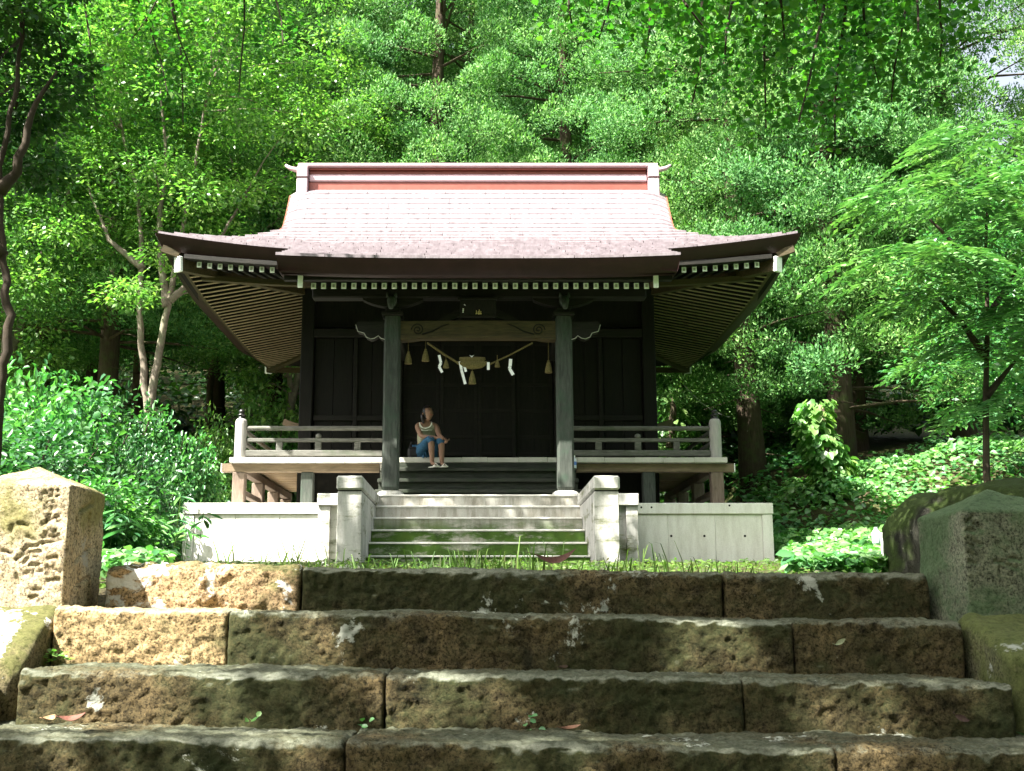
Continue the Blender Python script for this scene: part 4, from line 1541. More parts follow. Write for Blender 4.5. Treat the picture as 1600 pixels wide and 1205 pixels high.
J = [(hip, (0.13, 0.1)), (chest, (0.125, 0.085)), (Vector((-0.74, 16.26, 2.6)), (0.1, 0.07)), (neck, 0.042), (head + Vector((0, 0, -0.05)), 0.055),
     (shl, 0.045), (el_l, 0.036), (wr_l, 0.024), (shr_, 0.045), (el_r, 0.036), (wr_r, 0.024),
     (hip + Vector((-0.07, -0.05, -0.02)), 0.075), (kn_l, 0.05), (an_l, 0.03), (hip + Vector((0.09, -0.05, -0.02)), 0.075), (kn_r, 0.05), (an_r, 0.03),
     (kn_l.lerp(an_l, 0.35) + Vector((0, 0.015, 0)), 0.048), (kn_r.lerp(an_r, 0.35) + Vector((0, 0.015, 0)), 0.048), (ft_l, (0.035, 0.02)), (ft_r, (0.035, 0.02)),
     (wr_l + Vector((0.04, -0.02, -0.012)), (0.028, 0.016)), (wr_r + Vector((0.03, -0.025, -0.012)), (0.028, 0.016))]
E_ = [(0, 1), (1, 2), (2, 3), (3, 4), (2, 5), (5, 6), (6, 7), (2, 8), (8, 9), (9, 10), (0, 11), (11, 12), (12, 17), (17, 13), (0, 14), (14, 15), (15, 18), (18, 16), (13, 19), (16, 20), (7, 21), (10, 22)]
body = skin_mesh('body', J, E_, M['skin'], per)
# head with face
hv = []
hf = []
nu, nv = 24, 16
for i in range(nv + 1):
    ph = math.pi * i / nv
    for j in range(nu):
        th = 2 * math.pi * j / nu
        x = math.sin(ph) * math.cos(th)
        y = math.sin(ph) * math.sin(th)
        z = math.cos(ph)
        face = max(0, -y)
        sxx = 0.07 * (1 - 0.22 * max(0, -z))
        px_, py_, pz_ = x * sxx, y * 0.088 * (1 - 0.1 * max(0, -z)), z * 0.108
        # nose, brow, eye sockets, lips, chin
        py_ -= 0.022 * math.exp(-((x / 0.16) ** 2 + ((z + 0.12) / 0.17) ** 2)) * (face > 0)
        py_ += 0.010 * math.exp(-(((abs(x) - 0.38) / 0.16) ** 2 + ((z - 0.08) / 0.1) ** 2)) * (face > 0)
        py_ -= 0.006 * math.exp(-((x / 0.28) ** 2 + ((z + 0.5) / 0.07) ** 2)) * (face > 0)
        py_ -= 0.008 * math.exp(-((x / 0.3) ** 2 + ((z + 0.85) / 0.15) ** 2)) * (face > 0)
        hv.append((px_, py_, pz_))
for i in range(nv):
    for j in range(nu):
        hf.append((i * nu + j, (i + 1) * nu + j, (i + 1) * nu + (j + 1) % nu, i * nu + (j + 1) % nu))
hm = Matrix.Rotation(R(30), 3, 'Z') @ Matrix.Rotation(R(-14), 3, 'X')
MB().add([tuple(head + hm @ Vector(p)) for p in hv], hf).build('face', M['skin'], per, True)
mb = MB()   # eyes, brows, mouth
for s in (-1, 1):
    for (c_, r_, zz) in ((Vector((s * 0.027, -0.079, 0.008)), 0.006, 0),):
        q = head + hm @ c_
        mb.lathe((q.x, q.y, q.z - 0.004), [(0.001, 0), (0.007, 0.003), (0.001, 0.007)], 8)
    q0, q1 = head + hm @ Vector((s * 0.014, -0.088, 0.028)), head + hm @ Vector((s * 0.042, -0.074, 0.028))
    mb.tube([q0, q1], 0.003, 5)
mb.build('eyes', M['hair'], per)
q0, q1 = head + hm @ Vector((-0.02, -0.083, -0.053)), head + hm @ Vector((0.02, -0.083, -0.053))
MB().tube([q0, (q0 + q1) / 2 + Vector((0, -0.004, 0)), q1], 0.005, 6).build('lips', plain('lips', (0.3, 0.09, 0.07), 0.5), per)
mb = MB()
for s in (-1, 1):
    q = head + hm @ Vector((s * 0.072, 0.005, -0.005))
    mb.tube([q + Vector((0, 0, -0.02)), q + Vector((s * 0.008, 0, 0.0)), q + Vector((0, 0, 0.02))], [0.006, 0.011, 0.007], 6)
mb.build('ears', M['skin'], per, True)
# hair: cap plus bun and side locks to the shoulder
cap = []
for (x, y, z) in hv:
    cap.append((x * 1.13, y * 1.13 + 0.012, z * 1.1 + 0.012))
hfc = []
for q in hf:
    c_ = sum((Vector(cap[i]) for i in q), Vector()) / 4
    if c_.y > -0.028 or c_.z > 0.052:
        if c_.z > -0.085 or c_.y > 0.02:
            hfc.append(q)
mb = MB()
mb.add([tuple(head + hm @ Vector(p)) for p in cap], hfc)
b0 = head + hm @ Vector((0, 0.09, -0.03))
mb.tube([b0 + Vector((0, 0, 0.04)), b0 + Vector((0, 0.02, -0.04)), b0 + Vector((-0.01, 0.01, -0.14))], [0.05, 0.055, 0.025], 10)
mb.tube([head + hm @ Vector((-0.07, 0.03, 0.02)), head + hm @ Vector((-0.078, 0.035, -0.06)), head + hm @ Vector((-0.065, 0.04, -0.14))], [0.025, 0.028, 0.016], 8)
mb.build('hair', M['hair'], per, True)
# fingers
for (w_, d_, sg) in ((wr_l + Vector((0.05, -0.025, -0.014)), Vector((0.75, -0.35, -0.35)), 1), (wr_r + Vector((0.035, -0.03, -0.014)), Vector((-0.35, -0.65, -0.45)), -1)):
    d_ = d_.normalized()
    sd_ = d_.cross(Vector((0, 0, 1))).normalized()
    mb = MB()
    for k in range(4):
        L_ = (0.05, 0.058, 0.054, 0.042)[k]
        b_ = w_ + sd_ * (k - 1.5) * 0.013
        mb.tube([b_, b_ + d_ * L_ * 0.5, b_ + d_ * L_ * 0.8 + Vector((0, 0.004, -0.014)), b_ + d_ * L_ * 0.85 + Vector((0, 0.006, -0.03))], [0.0085, 0.0078, 0.007, 0.0055], 6)
    b_ = w_ - sd_ * 0.02 - d_ * 0.03
    mb.tube([b_, b_ - sd_ * 0.014 + d_ * 0.02, b_ - sd_ * 0.01 + d_ * 0.045], [0.0095, 0.0085, 0.006], 6)
    mb.build('fingers', M['skin'], per, True)
# blouse
Jb = [(hip + Vector((0, 0, 0.02)), (0.15, 0.115)), (chest, (0.138, 0.1)), (Vector((-0.74, 16.26, 2.585)), (0.115, 0.078)), (shl + Vector((0.012, 0, -0.005)), 0.056), (shr_ + Vector((-0.012, 0, -0.005)), 0.056)]
skin_mesh('blouse', Jb, [(0, 1), (1, 2), (2, 3), (2, 4)], M['blouse'], per)
mb = MB()
nk = []
for k in range(13):
    a = math.pi * k / 12
    nk.append((-0.745 - 0.085 * math.cos(a), 16.165 - 0.01 * math.sin(a), 2.63 - 0.085 * math.sin(a)))
mb.tube(nk, 0.009, 6)
mb.tube([(-0.83, 16.158, 2.52), (-0.745, 16.150, 2.513), (-0.655, 16.158, 2.52)], 0.007, 6)
mb.build('lace_trim', M['lace'], per, True)
# capri trousers
Jp = [(hip + Vector((0, 0, -0.01)), (0.14, 0.105)), (hip + Vector((-0.07, -0.06, -0.01)), 0.088), (kn_l + Vector((0, 0.01, 0.0)), 0.064), (kn_l.lerp(an_l, 0.28), 0.062),
      (hip + Vector((0.09, -0.06, -0.01)), 0.088), (kn_r + Vector((0, 0.01, 0.0)), 0.064), (kn_r.lerp(an_r, 0.28), 0.062)]
skin_mesh('trousers', Jp, [(0, 1), (1, 2), (2, 3), (0, 4), (4, 5), (5, 6)], M['denim'], per)
for (ft, an) in ((ft_l, an_l), (ft_r, an_r)):
    mb = MB()
    d = (ft - an)
    d.z = 0
    d.normalize()
    heel = an - d * 0.05
    toe = ft + d * 0.05
    mb.bar((heel.x, heel.y, 1.962), (toe.x, toe.y, 1.962), 0.075, 0.018, 0.006)
    mb.tube([(ft.x - 0.035, ft.y, 1.97), (ft.x, ft.y - 0.005, 2.01), (ft.x + 0.035, ft.y, 1.97)], 0.007, 6)
    mb.build('sandal', M['lace'], per)
bg_ = MB()
bg_.box(-1.0, -0.84, 16.19, 16.34, 2.134, 2.29, 0.04)
bo_ = bg_.build('handbag', M['bag'])
bo_2 = MB().tube([(-0.98, 16.26, 2.28), (-0.95, 16.26, 2.36), (-0.89, 16.26, 2.37), (-0.86, 16.26, 2.28)], 0.008, 6).build('strap', M['bag'], bo_)
tag(bo_, 'soft black handbag set down beside the seated woman', 'bag')


# ------------------------------------------------------------------ foliage generators (numpy)
def unit(a):
    return a / np.maximum(1e-9, np.linalg.norm(a, axis=1, keepdims=True))


def leaves(rng, pos, dirs, nrm, L, Wd, fold=0.15, six=False):
    """leaf blades: base at pos, growing along dirs, blade normal about nrm"""
    n = len(pos)
    L = np.broadcast_to(L, (n,))[:, None]
    Wd = np.broadcast_to(Wd, (n,))[:, None]
    d = unit(dirs)
    s = unit(np.cross(d, nrm))
    u = np.cross(s, d)
    if six:
        P = [pos, pos + d * L * 0.3 + s * Wd * 0.45 + u * fold * Wd, pos + d * L * 0.7 + s * Wd * 0.42 + u * fold * Wd * 0.6, pos + d * L - u * L * 0.12,
             pos + d * L * 0.7 - s * Wd * 0.42 + u * fold * Wd * 0.6, pos + d * L * 0.3 - s * Wd * 0.45 + u * fold * Wd]
        v = np.stack(P, 1).reshape(-1, 3)
        b = np.arange(n)[:, None] * 6
        f = np.concatenate([b + np.array([[0, 1, 2, 3]]), b + np.array([[0, 3, 4, 5]])], 0)
    else:
        P = [pos, pos + d * L * 0.45 + s * Wd * 0.5 + u * fold * Wd, pos + d * L, pos + d * L * 0.45 - s * Wd * 0.5 + u * fold * Wd]
        v = np.stack(P, 1).reshape(-1, 3)
        f = np.arange(n)[:, None] * 4 + np.array([[0, 1, 2, 3]])
    return v, f


def join(parts):
    vs_, fs_, o = [], [], 0
    for v, f in parts:
        vs_.append(v)
        fs_.append(f + o)
        o += len(v)
    return np.concatenate(vs_), np.concatenate(fs_)


def rdir(rng, n):
    return unit(rng.normal(size=(n, 3)))


def cedar_clump(rng, c, r, n, lf=0.075):
    """a rounded tuft made of several smaller rounded tufts of needle sprays"""
    out = []
    m_ = 7
    for k in range(m_):
        a = 2 * math.pi * k / (m_ - 1) + c[2]
        if k == m_ - 1:
            sc = c + np.array([0, 0, 0.45 * r])
        else:
            sc = c + np.array([math.cos(a), math.sin(a), -0.12 + 0.3 * rng.random()]) * r * 0.6
        q = n // m_
        d = rdir(rng, q)
        d[:, 2] = np.abs(d[:, 2]) * 1.15 - 0.45 * rng.random(q)
        d = unit(d)
        rr = r * 0.47 * (0.78 + 0.3 * rng.random((q, 1)))
        pos = sc + d * rr * np.array([1, 1, 1.15])
        g = d * 0.7 + np.array([0, 0, 0.5]) + rng.normal(size=(q, 3)) * 0.5
        nr = d * 1.4 + np.array([0, 0, 0.35]) + rng.normal(size=(q, 3)) * 0.35
        out.append(leaves(rng, pos, g, nr, lf * (0.75 + 0.6 * rng.random(q)), lf * 0.42, 0.15))
    return join(out)


def cedar_tree(seed, H=20.0, R0=2.5, zlow=2.5, nclump=240, nsp=230, csize=0.62, lf=0.075):
    rng = np.random.default_rng(seed)
    parts, cs = [], []
    tries = 0
    grid = []
    while len(grid) < nclump and tries < 9000:
        tries += 1
        h = zlow + (H - zlow) * rng.random() ** 0.95
        q = (h - zlow) / (H - zlow)
        Rr = R0 * (1 - q ** 1.9) * (0.75 + 0.25 * min(1, q * 5)) + 0.35
        a = rng.random() * 2 * math.pi
        rad = Rr * (0.62 + 0.42 * rng.random() ** 0.5)
        p = np.array([math.cos(a) * rad, math.sin(a) * rad, h - 0.18 * rad])
        if any(np.sum((p - g) ** 2) < (1.3 * csize) ** 2 for g in grid):
            continue
        grid.append(p)
        parts.append(cedar_clump(rng, p, csize * (0.75 + 0.4 * rng.random()), nsp, lf))
    v, f = join(parts)
    me = mesh_np('crown', v, f)
    me.materials.append(M['cedar'])
    tr = MB()
    zz = np.linspace(-0.6, H * 0.97, 9)
    tr.tube([(0.1 * math.sin(z * 0.4 + seed), 0.1 * math.cos(z * 0.37 + seed), z) for z in zz], [0.25 * (1 - 0.9 * k / 8) + (0.08 if k == 0 else 0) for k in range(9)], 10)
    tm = tr.mesh('trunk')
    tm.materials.append(M['bark'])
    tm.polygons.foreach_set('use_smooth', [True] * len(tm.polygons))
    lb = MB()
    for g in grid[::3]:
        lb.tube([(0, 0, g[2] + 0.1), (g[0] * 0.5, g[1] * 0.5, g[2] + 0.12), tuple(g)], [0.04, 0.028, 0.01], 4, False)
    # dead stubs low on the trunk
    for k in range(14):
        a = rng.random() * 6.28
        z = 0.8 + 3 * rng.random()
        L = 0.4 + 0.7 * rng.random()
        lb.tube([(0, 0, z), (math.cos(a) * L, math.sin(a) * L, z - 0.15)], [0.02, 0.006], 4, False)
    lm = lb.mesh('limbs')
    lm.materials.append(M['bark'])
    return me, tm, lm


def place_tree(name, meshes, loc, rz, sc, label, cat='tree', group=None, names=('crown', 'trunk', 'limbs')):
    t = empty(name, loc, label, cat, group)
    t.rotation_euler = (0, 0, rz)
    t.scale = sc if isinstance(sc, tuple) else (sc, sc, sc)
    for nm, me in zip(names, meshes):
        o = bpy.data.objects.new(nm, me)
        COL.objects.link(o)
        o.parent = t
        if nm in ('limbs', 'twigs', 'stems', 'crown', 'foliage'):
            o['kind'] = 'stuff'
    return t


cedars = [cedar_tree(11, 19, 2.7, 1.5, 195, 980, 0.66), cedar_tree(12, 21, 2.9, 3.6, 200, 980, 0.68)]
cedars.append(cedars[0])
far_cedar = cedar_tree(14, 20, 2.8, 1.0, 190, 420, 0.75, 0.11)
print('crown faces', [len(c[0].polygons) for c in cedars + [far_cedar]])
CG = 'cedars of the forest behind the shrine'
front = [
    (5.35, 22.6, 1, 'cedar with a bare lower trunk just right of the rear veranda corner'),
    (7.0, 22.2, 0, 'cedar whose trunk rises above the vine-covered stem right of the shrine'),
    (8.1, 24.3, 2, 'slim cedar close behind the vine-hung stem right of the shrine'),
    (10.2, 23.8, 1, 'cedar in the dark gap left of the fern-leaved tree'),
    (-0.9, 26.2, 2, 'cedar rising straight behind the middle of the roof ridge'),
    (2.1, 25.4, 0, 'bright cedar rising behind the right half of the roof ridge'),
    (4.7, 26.8, 2, 'cedar above the right end of the roof ridge'),
    (-3.6, 27.5, 1, 'cedar above the left end of the roof ridge, beside the pale broadleaf trees'),
    (6.6, 27.9, 1, 'cedar above the right eave corner of the shrine'),
    (9.0, 28.3, 2, 'cedar rising between the right eave corner and the maple twigs'),
]
rt = random.Random(3)
for (x, y, k, hs, lab) in ((12.6, 24.6, 2, 0.4, 'short young cedar behind the fern-leaved tree at the right edge'), (14.2, 28.0, 0, 0.3, 'young cedar under the open sky at the upper right')):
    place_tree('cedar_tree', cedars[k], (x, y, ground_z(x, y)), 1.0 + x, (0.85, 0.85, hs), lab, 'cedar', CG)
for (x, y, k, lab) in front:
    s_ = rt.uniform(0.95, 1.12)
    place_tree('cedar_tree', cedars[k], (x, y, ground_z(x, y)), rt.uniform(0, 6.28), (s_, s_, s_ * rt.uniform(0.95, 1.1)), lab, 'cedar', CG)
back_lab = 'tall cedar deep in the forest, mostly hidden behind the nearer cedars'
for (y, x0, x1, st_) in ((31.5, -17, 22, 3.3), (37, -20, 25, 3.7), (45, -24, 30, 4.6), (55, -30, 36, 5.6)):
    x = x0
    while x < x1:
        xx, yy = x + rt.uniform(-0.8, 0.8), y + rt.uniform(-1.2, 1.2)
        s_ = rt.uniform(0.95, 1.15)
        x += st_
        if xx / yy > 0.35 or (-0.36 < xx / yy < -0.12 and rt.random() < 0.5):
            continue
        place_tree('cedar_tree', far_cedar if y > 34 else cedars[rt.randrange(3)], (xx, yy, ground_z(xx, yy)), rt.uniform(0, 6.28), s_, back_lab, 'cedar', CG)


# the wood behind and beside the viewer, which closes off the sky on that side
wood_ = empty('forest', (0, 0, 0))
wood_['kind'] = 'stuff'
rf_ = random.Random(8)
for k in range(34):
    a = R(rf_.uniform(-92, 165))            # clockwise from straight behind, seen from above; the sunny side is left open nearby
    dist = rf_.uniform(9, 17)
    if -95 < math.degrees(a) < -20:
        continue
    x, y = math.sin(a) * dist * 1.05, -math.cos(a) * dist
    if y > 0 and x < 13:
        continue
    for nm, me in zip(('crown', 'trunk'), cedars[k % 3]):
        o = bpy.data.objects.new(nm, me)
        COL.objects.link(o)
        o.parent = wood_
        o.location = (x, y, ground_z(x, y))
        o.rotation_euler = (0, 0, k * 1.3)
for (x, y, sc_) in ((-17, -12.5, 0.9), (-20, -7, 0.9), (-14, -17, 0.9), (-22, -14, 1.1), (-24, -1, 0.9), (-10, -19, 1)):
    for nm, me in zip(('crown', 'trunk'), cedars[0]):
        o = bpy.data.objects.new(nm, me)
        COL.objects.link(o)
        o.parent = wood_
        o.location = (x, y, ground_z(x, y))
        o.scale = (1.2, 1.2, sc_)


# ---- broadleaf trees
def limb_path(rng, p0, d0, L, n, wob, up=0.0):
    pts = [Vector(p0)]
    d = Vector(d0).normalized()
    for k in range(n):
        d = (d + Vector((rng.normal() * wob, rng.normal() * wob, rng.normal() * wob * 0.6 + up))).normalized()
        pts.append(pts[-1] + d * (L / n))
    return pts


def spray(rng, c, r, n, L, Wd, flat=0.45, six=False, droop=0.25):
    d = rdir(rng, n)
    rr = r * rng.random((n, 1)) ** 0.45
    pos = c + d * rr * np.array([1, 1, flat])
    g = d * np.array([1, 1, 0.3]) + rng.normal(size=(n, 3)) * 0.4 + np.array([0, 0, -droop])
    nr = np.array([0, 0, 1.0]) + rng.normal(size=(n, 3)) * 0.45 + d * 0.35
    Ls = L * (0.7 + 0.6 * rng.random(n))
    return leaves(rng, pos, g, nr, Ls, Ls * (Wd / L), 0.15, six)


def broad_tree(seed, stems, crown_c, crown_r, nspray, nl, L, Wd, leafm, barkm, r0=0.09, six=False, flat=0.45, shell=0.45, sr=0.55, mind=0.0):
    """stems: list of polylines for the main trunks; sprays fill the ellipsoid crown"""
    rng = np.random.default_rng(seed)
    tr = MB()
    tips = []
    for s in stems:
        P = [Vector(p) for p in s]
        n = len(P)
        q, rad = [], []
        for i in range(n - 1):
            for k in range(4):
                t = k / 4
                q.append(P[i].lerp(P[i + 1], t) + Vector((rng.normal(), rng.normal(), 0)) * 0.012)
                rad.append(r0 * (1 - 0.8 * (i + t) / (n - 1)))
        q.append(P[-1])
        rad.append(r0 * 0.18)
        tr.tube(q, rad, 8)
        tips += [p for p in q[len(q) // 3:]]
    parts = []
    lb = MB()
    cc = np.array(crown_c)
    cr = np.array(crown_r)
    for k in range(nspray):
        d = rdir(rng, 1)[0]
        c = cc + d * cr * (shell + (1 - shell) * rng.random() ** 0.5)
        parts.append(spray(rng, c, sr * (0.7 + 0.6 * rng.random()), nl, L, Wd, flat, six))
        if k % 5 == 0 and tips:
            cv = Vector(c)
            b = min(tips, key=lambda p: (p - cv).length + (0.6 if p.z > cv.z else 0))
            m_ = b.lerp(cv, 0.5) + Vector((0, 0, 0.1))
            lb.tube([b, m_, cv], [0.022, 0.014, 0.005], 4, False)
    v, f = join(parts)
    me = mesh_np('crown', v, f)
    me.materials.append(M[leafm])
    tm = tr.mesh('trunk')
    tm.materials.append(M[barkm])
    tm.polygons.foreach_set('use_smooth', [True] * len(tm.polygons))
    lm = lb.mesh('limbs')
    lm.materials.append(M[barkm])
    return me, tm, lm


BG = 'broadleaf trees left of the shrine'
# the forked pale-barked tree: stems measured on the photo at 22 m


def stem_px(pts, Y, base):
    out = []
    for (u, v) in pts:
        x, z = at(u, v, Y)
        out.append((x - base[0], 0.0, z - base[2]))
    return out


YF = 21.0
bx, bz = at(233, 700, YF)
base = (bx, YF, bz)
stems = [stem_px([(233, 720), (231, 640), (221, 560), (218, 470), (222, 400), (215, 300), (190, 200), (175, 90)], YF, base),
         stem_px([(233, 650), (245, 570), (262, 480), (275, 410), (290, 330), (310, 230), (330, 120)], YF, base),
         stem_px([(262, 480), (252, 420), (250, 330), (262, 250), (250, 130)], YF, base),
         stem_px([(224, 420), (200, 400), (170, 375), (140, 300)], YF, base),
         stem_px([(265, 470), (300, 440), (340, 380), (380, 310)], YF, base)]
bt1 = broad_tree(21, stems, (0.2, -0.3, 6.9), (3.4, 2.4, 4.4), 230, 210, 0.10, 0.05, 'leaf_y', 'bark_pale', 0.085, False, 0.5, 0.3, 0.62)
place_tree('broadleaf_tree', bt1, base, 0, 1, 'forked tree with pale bare stems left of the shrine eave', 'tree', BG)
gen = []
for sd_, lm_ in ((31, 'leaf_y'), (32, 'leaf_m'), (33, 'leaf_m')):
    rg = np.random.default_rng(sd_)
    stems = [[(0, 0, -0.5), (0.15, 0, 2), (0.05, 0.2, 4.5), (-0.3, 0.2, 7), (-0.2, 0, 9.5)], [(0.1, 0, 2.2), (0.8, 0.3, 4.8), (1.5, 0.2, 7.3)], [(0.0, 0, 3), (-1.0, -0.2, 5.5), (-1.6, 0, 7.5)]]
    gen.append(broad_tree(sd_, stems, (0, 0, 6.6), (3.0, 2.6, 4.6), 190, 200, 0.105, 0.05, lm_, 'bark_pale' if sd_ == 31 else 'bark', 0.085, False, 0.5, 0.35, 0.62))
for (x, y, k, s_, lab) in (
        (-4.3, 25.5, 0, 1.0, 'yellow-green broadleaf tree behind the left end of the roof ridge'),
        (-6.6, 27.5, 1, 1.2, 'broadleaf tree behind the forked pale stems'),
        (-9.6, 22.5, 0, 1.1, 'pale-stemmed broadleaf tree left of the forked tree'),
        (-10.5, 27.0, 2, 1.25, 'leafy broadleaf tree at the back of the left-hand wood'),
        (-12.5, 24.0, 1, 1.1, 'broadleaf tree at the far left behind the dark leaning trunk')):
    place_tree('broadleaf_tree', gen[k], (x, y, ground_z(x, y)), rt.uniform(0, 6.28), s_, lab, 'tree', BG)
# dark cedar trunks in the left-hand wood
for (x, y, lab) in ((-7.9, 23.8, 'dark cedar trunk in the shade left of the forked tree'), (-11.3, 29.5, 'dark cedar at the back of the left wood'), (-5.4, 29.5, 'cedar in the gap under the left eave corner'), (-9.2, 31.0, 'cedar behind the left-hand broadleaf trees')):
    place_tree('cedar_tree', cedars[1], (x, y, ground_z(x, y)), rt.uniform(0, 6.28), 1.0, lab, 'cedar', 'dark cedars in the left wood')

# dark tree at the left edge
YL = 9.0
b0 = at(-2, 640, YL)
base = (b0[0], YL, ground_z(b0[0], YL))


def stem2(pts):
    return [(at(u, v, YL)[0] - base[0], 0, at(u, v, YL)[1] - base[2]) for (u, v) in pts]


stems = [[(-0.05, 0, -0.3), (0.0, 0, 0.6)] + stem2([(-4, 640), (2, 590), (14, 510), (10, 440), (2, 380), (2, 260), (20, 150), (35, 60), (25, -60)]),
         stem2([(2, 300), (25, 270), (50, 180), (90, 110)]), stem2([(4, 400), (-40, 330), (-80, 250)])]
cx2 = at(10, 130, YL)
dk = broad_tree(41, stems, (cx2[0] - base[0] - 0.35, 0.2, cx2[1] - base[2] + 0.55), (0.95, 1.2, 1.6), 70, 170, 0.07, 0.045, 'leaf_dark', 'bark_dark', 0.055, False, 0.5, 0.3, 0.3)
place_tree('broadleaf_tree', dk, base, 0, 1, 'dark-leaved tree with a crooked leaning trunk at the left edge', 'tree')

# fern-leaved (pinnate) tree at the right
def pinnate_tree(seed, stems, centers, fm, bm_):
    rng = np.random.default_rng(seed)
    parts = []
    for (c, r, n) in centers:
        for k in range(int(n * 1.25)):
            d = rdir(rng, 1)[0]
            d[2] = abs(d[2]) * 0.6
            p = np.array(c) + d * np.array(r) * (0.4 + 0.6 * rng.random() ** 0.5)
            g = np.array([d[0], d[1], 0.0]) + rng.normal(size=3) * 0.6 + np.array([-0.3, -0.4, 0])
            g[2] = -0.1
            g /= np.linalg.norm(g)
            Lr = 0.36 + 0.2 * rng.random()
            m_ = 7
            t = np.repeat(np.linspace(0.15, 1, m_), 2)[:, None]
            sgn = np.tile([1.0, -1.0], m_)[:, None]
            side = np.cross(g, [0, 0, 1.0])
            side /= np.linalg.norm(side)
            pos = p + g * t * Lr + np.array([0, 0, -1.0]) * (t ** 2) * Lr * 0.42
            dirs = side * sgn * 0.9 + g * 0.5 + np.array([0, 0, -0.25]) + rng.normal(size=(2 * m_, 3)) * 0.12
            nr = np.array([0, 0, 1.0]) + rng.normal(size=(2 * m_, 3)) * 0.25
            parts.append(leaves(rng, pos, dirs, nr, 0.165 * (1 - 0.35 * np.abs(t[:, 0] - 0.5)), 0.055, 0.12))
    v, f = join(parts)
    me = mesh_np('crown', v, f)
    me.materials.append(M[fm])
    tr = MB()
    for s in stems:
        n = len(s)
        tr.tube(s, [0.05 * (1 - 0.75 * k / (n - 1)) for k in range(n)], 7)
    tm = tr.mesh('trunk')
    tm.materials.append(M[bm_])
    return me, tm


YP = 13.5
xb, _ = at(1541, 700, YP)
base = (xb, YP, ground_z(xb, YP))


def lp(u, v, y=YP):
    X, Z = at(u, v, y)
    return (X - base[0], y - base[1], Z - base[2])


cent = []
for (u, v, y, r, n) in ((1540, 240, 13.5, (0.9, 0.9, 0.45), 60), (1450, 320, 13.0, (0.8, 0.8, 0.4), 55), (1570, 380, 13.2, (0.9, 0.9, 0.5), 70), (1420, 420, 12.8, (0.75, 0.8, 0.35), 60),
                        (1500, 470, 13.2, (0.8, 0.9, 0.4), 60), (1590, 520, 13.4, (0.9, 0.9, 0.6), 70), (1500, 570, 14.2, (0.6, 0.8, 0.5), 35), (1600, 640, 14.0, (0.8, 0.9, 0.5), 50), (1600, 300, 13.0, (0.9, 0.9, 0.45), 50)):
    cent.append((lp(u, v, y), r, n))
stp = [[(0, 0, -0.4), lp(1541, 740), lp(1540, 620), lp(1543, 500), lp(1540, 380), lp(1545, 260)], [lp(1541, 560), lp(1500, 500), lp(1440, 440)], [lp(1541, 460), lp(1500, 390), lp(1450, 340)], [lp(1541, 500), lp(1590, 420)], [lp(1541, 620), lp(1590, 560)]]
pt = pinnate_tree(51, stp, cent, 'leaf_fern', 'bark_dark')
place_tree('fern_leaved_tree', pt, base, 0, 1, 'slender tree with drooping fern-like leaf sprays at the right edge', 'tree', None, ('crown', 'trunk'))
# darker leafy understory tree behind it
us = broad_tree(52, [[(0, 0, -0.3), (0, 0, 2), (0.2, 0, 4)]], (0, 0, 2.9), (1.7, 1.5, 1.9), 60, 150, 0.1, 0.05, 'leaf_m', 'bark_dark', 0.05, False, 0.5, 0.3, 0.5)
place_tree('broadleaf_tree', us, (8.3, 17.0, ground_z(8.3, 17.0)), 0.4, 1, 'dark leafy understory tree behind the fern-leaved tree', 'tree')


us2 = broad_tree(53, [[(0, 0, -0.3), (0, 0, 3), (0.3, 0, 6.5)], [(0, 0, 2.5), (-1.0, 0, 4.8)]], (0, 0, 4.7), (2.3, 2.0, 2.9), 120, 170, 0.1, 0.05, 'leaf_m', 'bark_dark', 0.07, False, 0.5, 0.3, 0.55)
place_tree('broadleaf_tree', us2, (9.2, 17.6, ground_z(9.2, 17.6)), 1.4, 0.72, 'taller leafy tree directly behind the fern-leaved tree', 'tree')


# overhanging maples: one behind the viewer, hanging twigs into the top right; one left of the path
def open_gaps(v, f, gaps, rng):
    """drop the leaves that would shade the sunny patches: the openings in the canopy"""
    c = v.reshape(-1, 6, 3).mean(1)
    keep = np.ones(len(c), bool)
    for (Yp, x0, z0, rx, rz) in gaps:
        t = (c[:, 1] - Yp) / sy_
        X = c[:, 0] - sx_ * t
        Z = c[:, 2] - sz_ * t
        q = ((X - x0) / (rx + 0.03)) ** 2 + ((Z - z0) / (rz + 0.05)) ** 2
        keep &= ~((q < 1 + 0.12 * rng.normal(size=len(c))) & (c[:, 2] > 4.5))
    idx = np.nonzero(keep)[0]
    v2 = v.reshape(-1, 6, 3)[idx].reshape(-1, 3)
    b = np.arange(len(idx))[:, None] * 6
    return v2, np.concatenate([b + np.array([[0, 1, 2, 3]]), b + np.array([[0, 3, 4, 5]])], 0)


GAPS = []
for (u, v_, Yp, ru, rv) in ((1115, 1015, 4.6, 85, 48), (700, 1105, 4.18, 110, 50), (1325, 1110, 4.18, 95, 45), (480, 1010, 4.6, 60, 40), (1350, 1190, 3.76, 120, 25)):
    x0, z0 = at(u, v_, Yp)
    GAPS.append((Yp, x0, z0, ru * Yp / F_PX, rv * Yp / F_PX))
GAPS += [(4.6, -1.95, 0.0, 1.08, 0.5), (5.0, -2.0, 0.2, 1.25, 0.4), (4.18, -2.1, -0.25, 0.95, 0.22), (4.8, -2.1, 0.4, 0.9, 0.6), (12.5, -1.4, 1.1, 0.14, 0.35), (12.5, 1.38, 1.0, 0.13, 0.3), (14.5, -0.75, 1.38, 0.3, 0.07)]


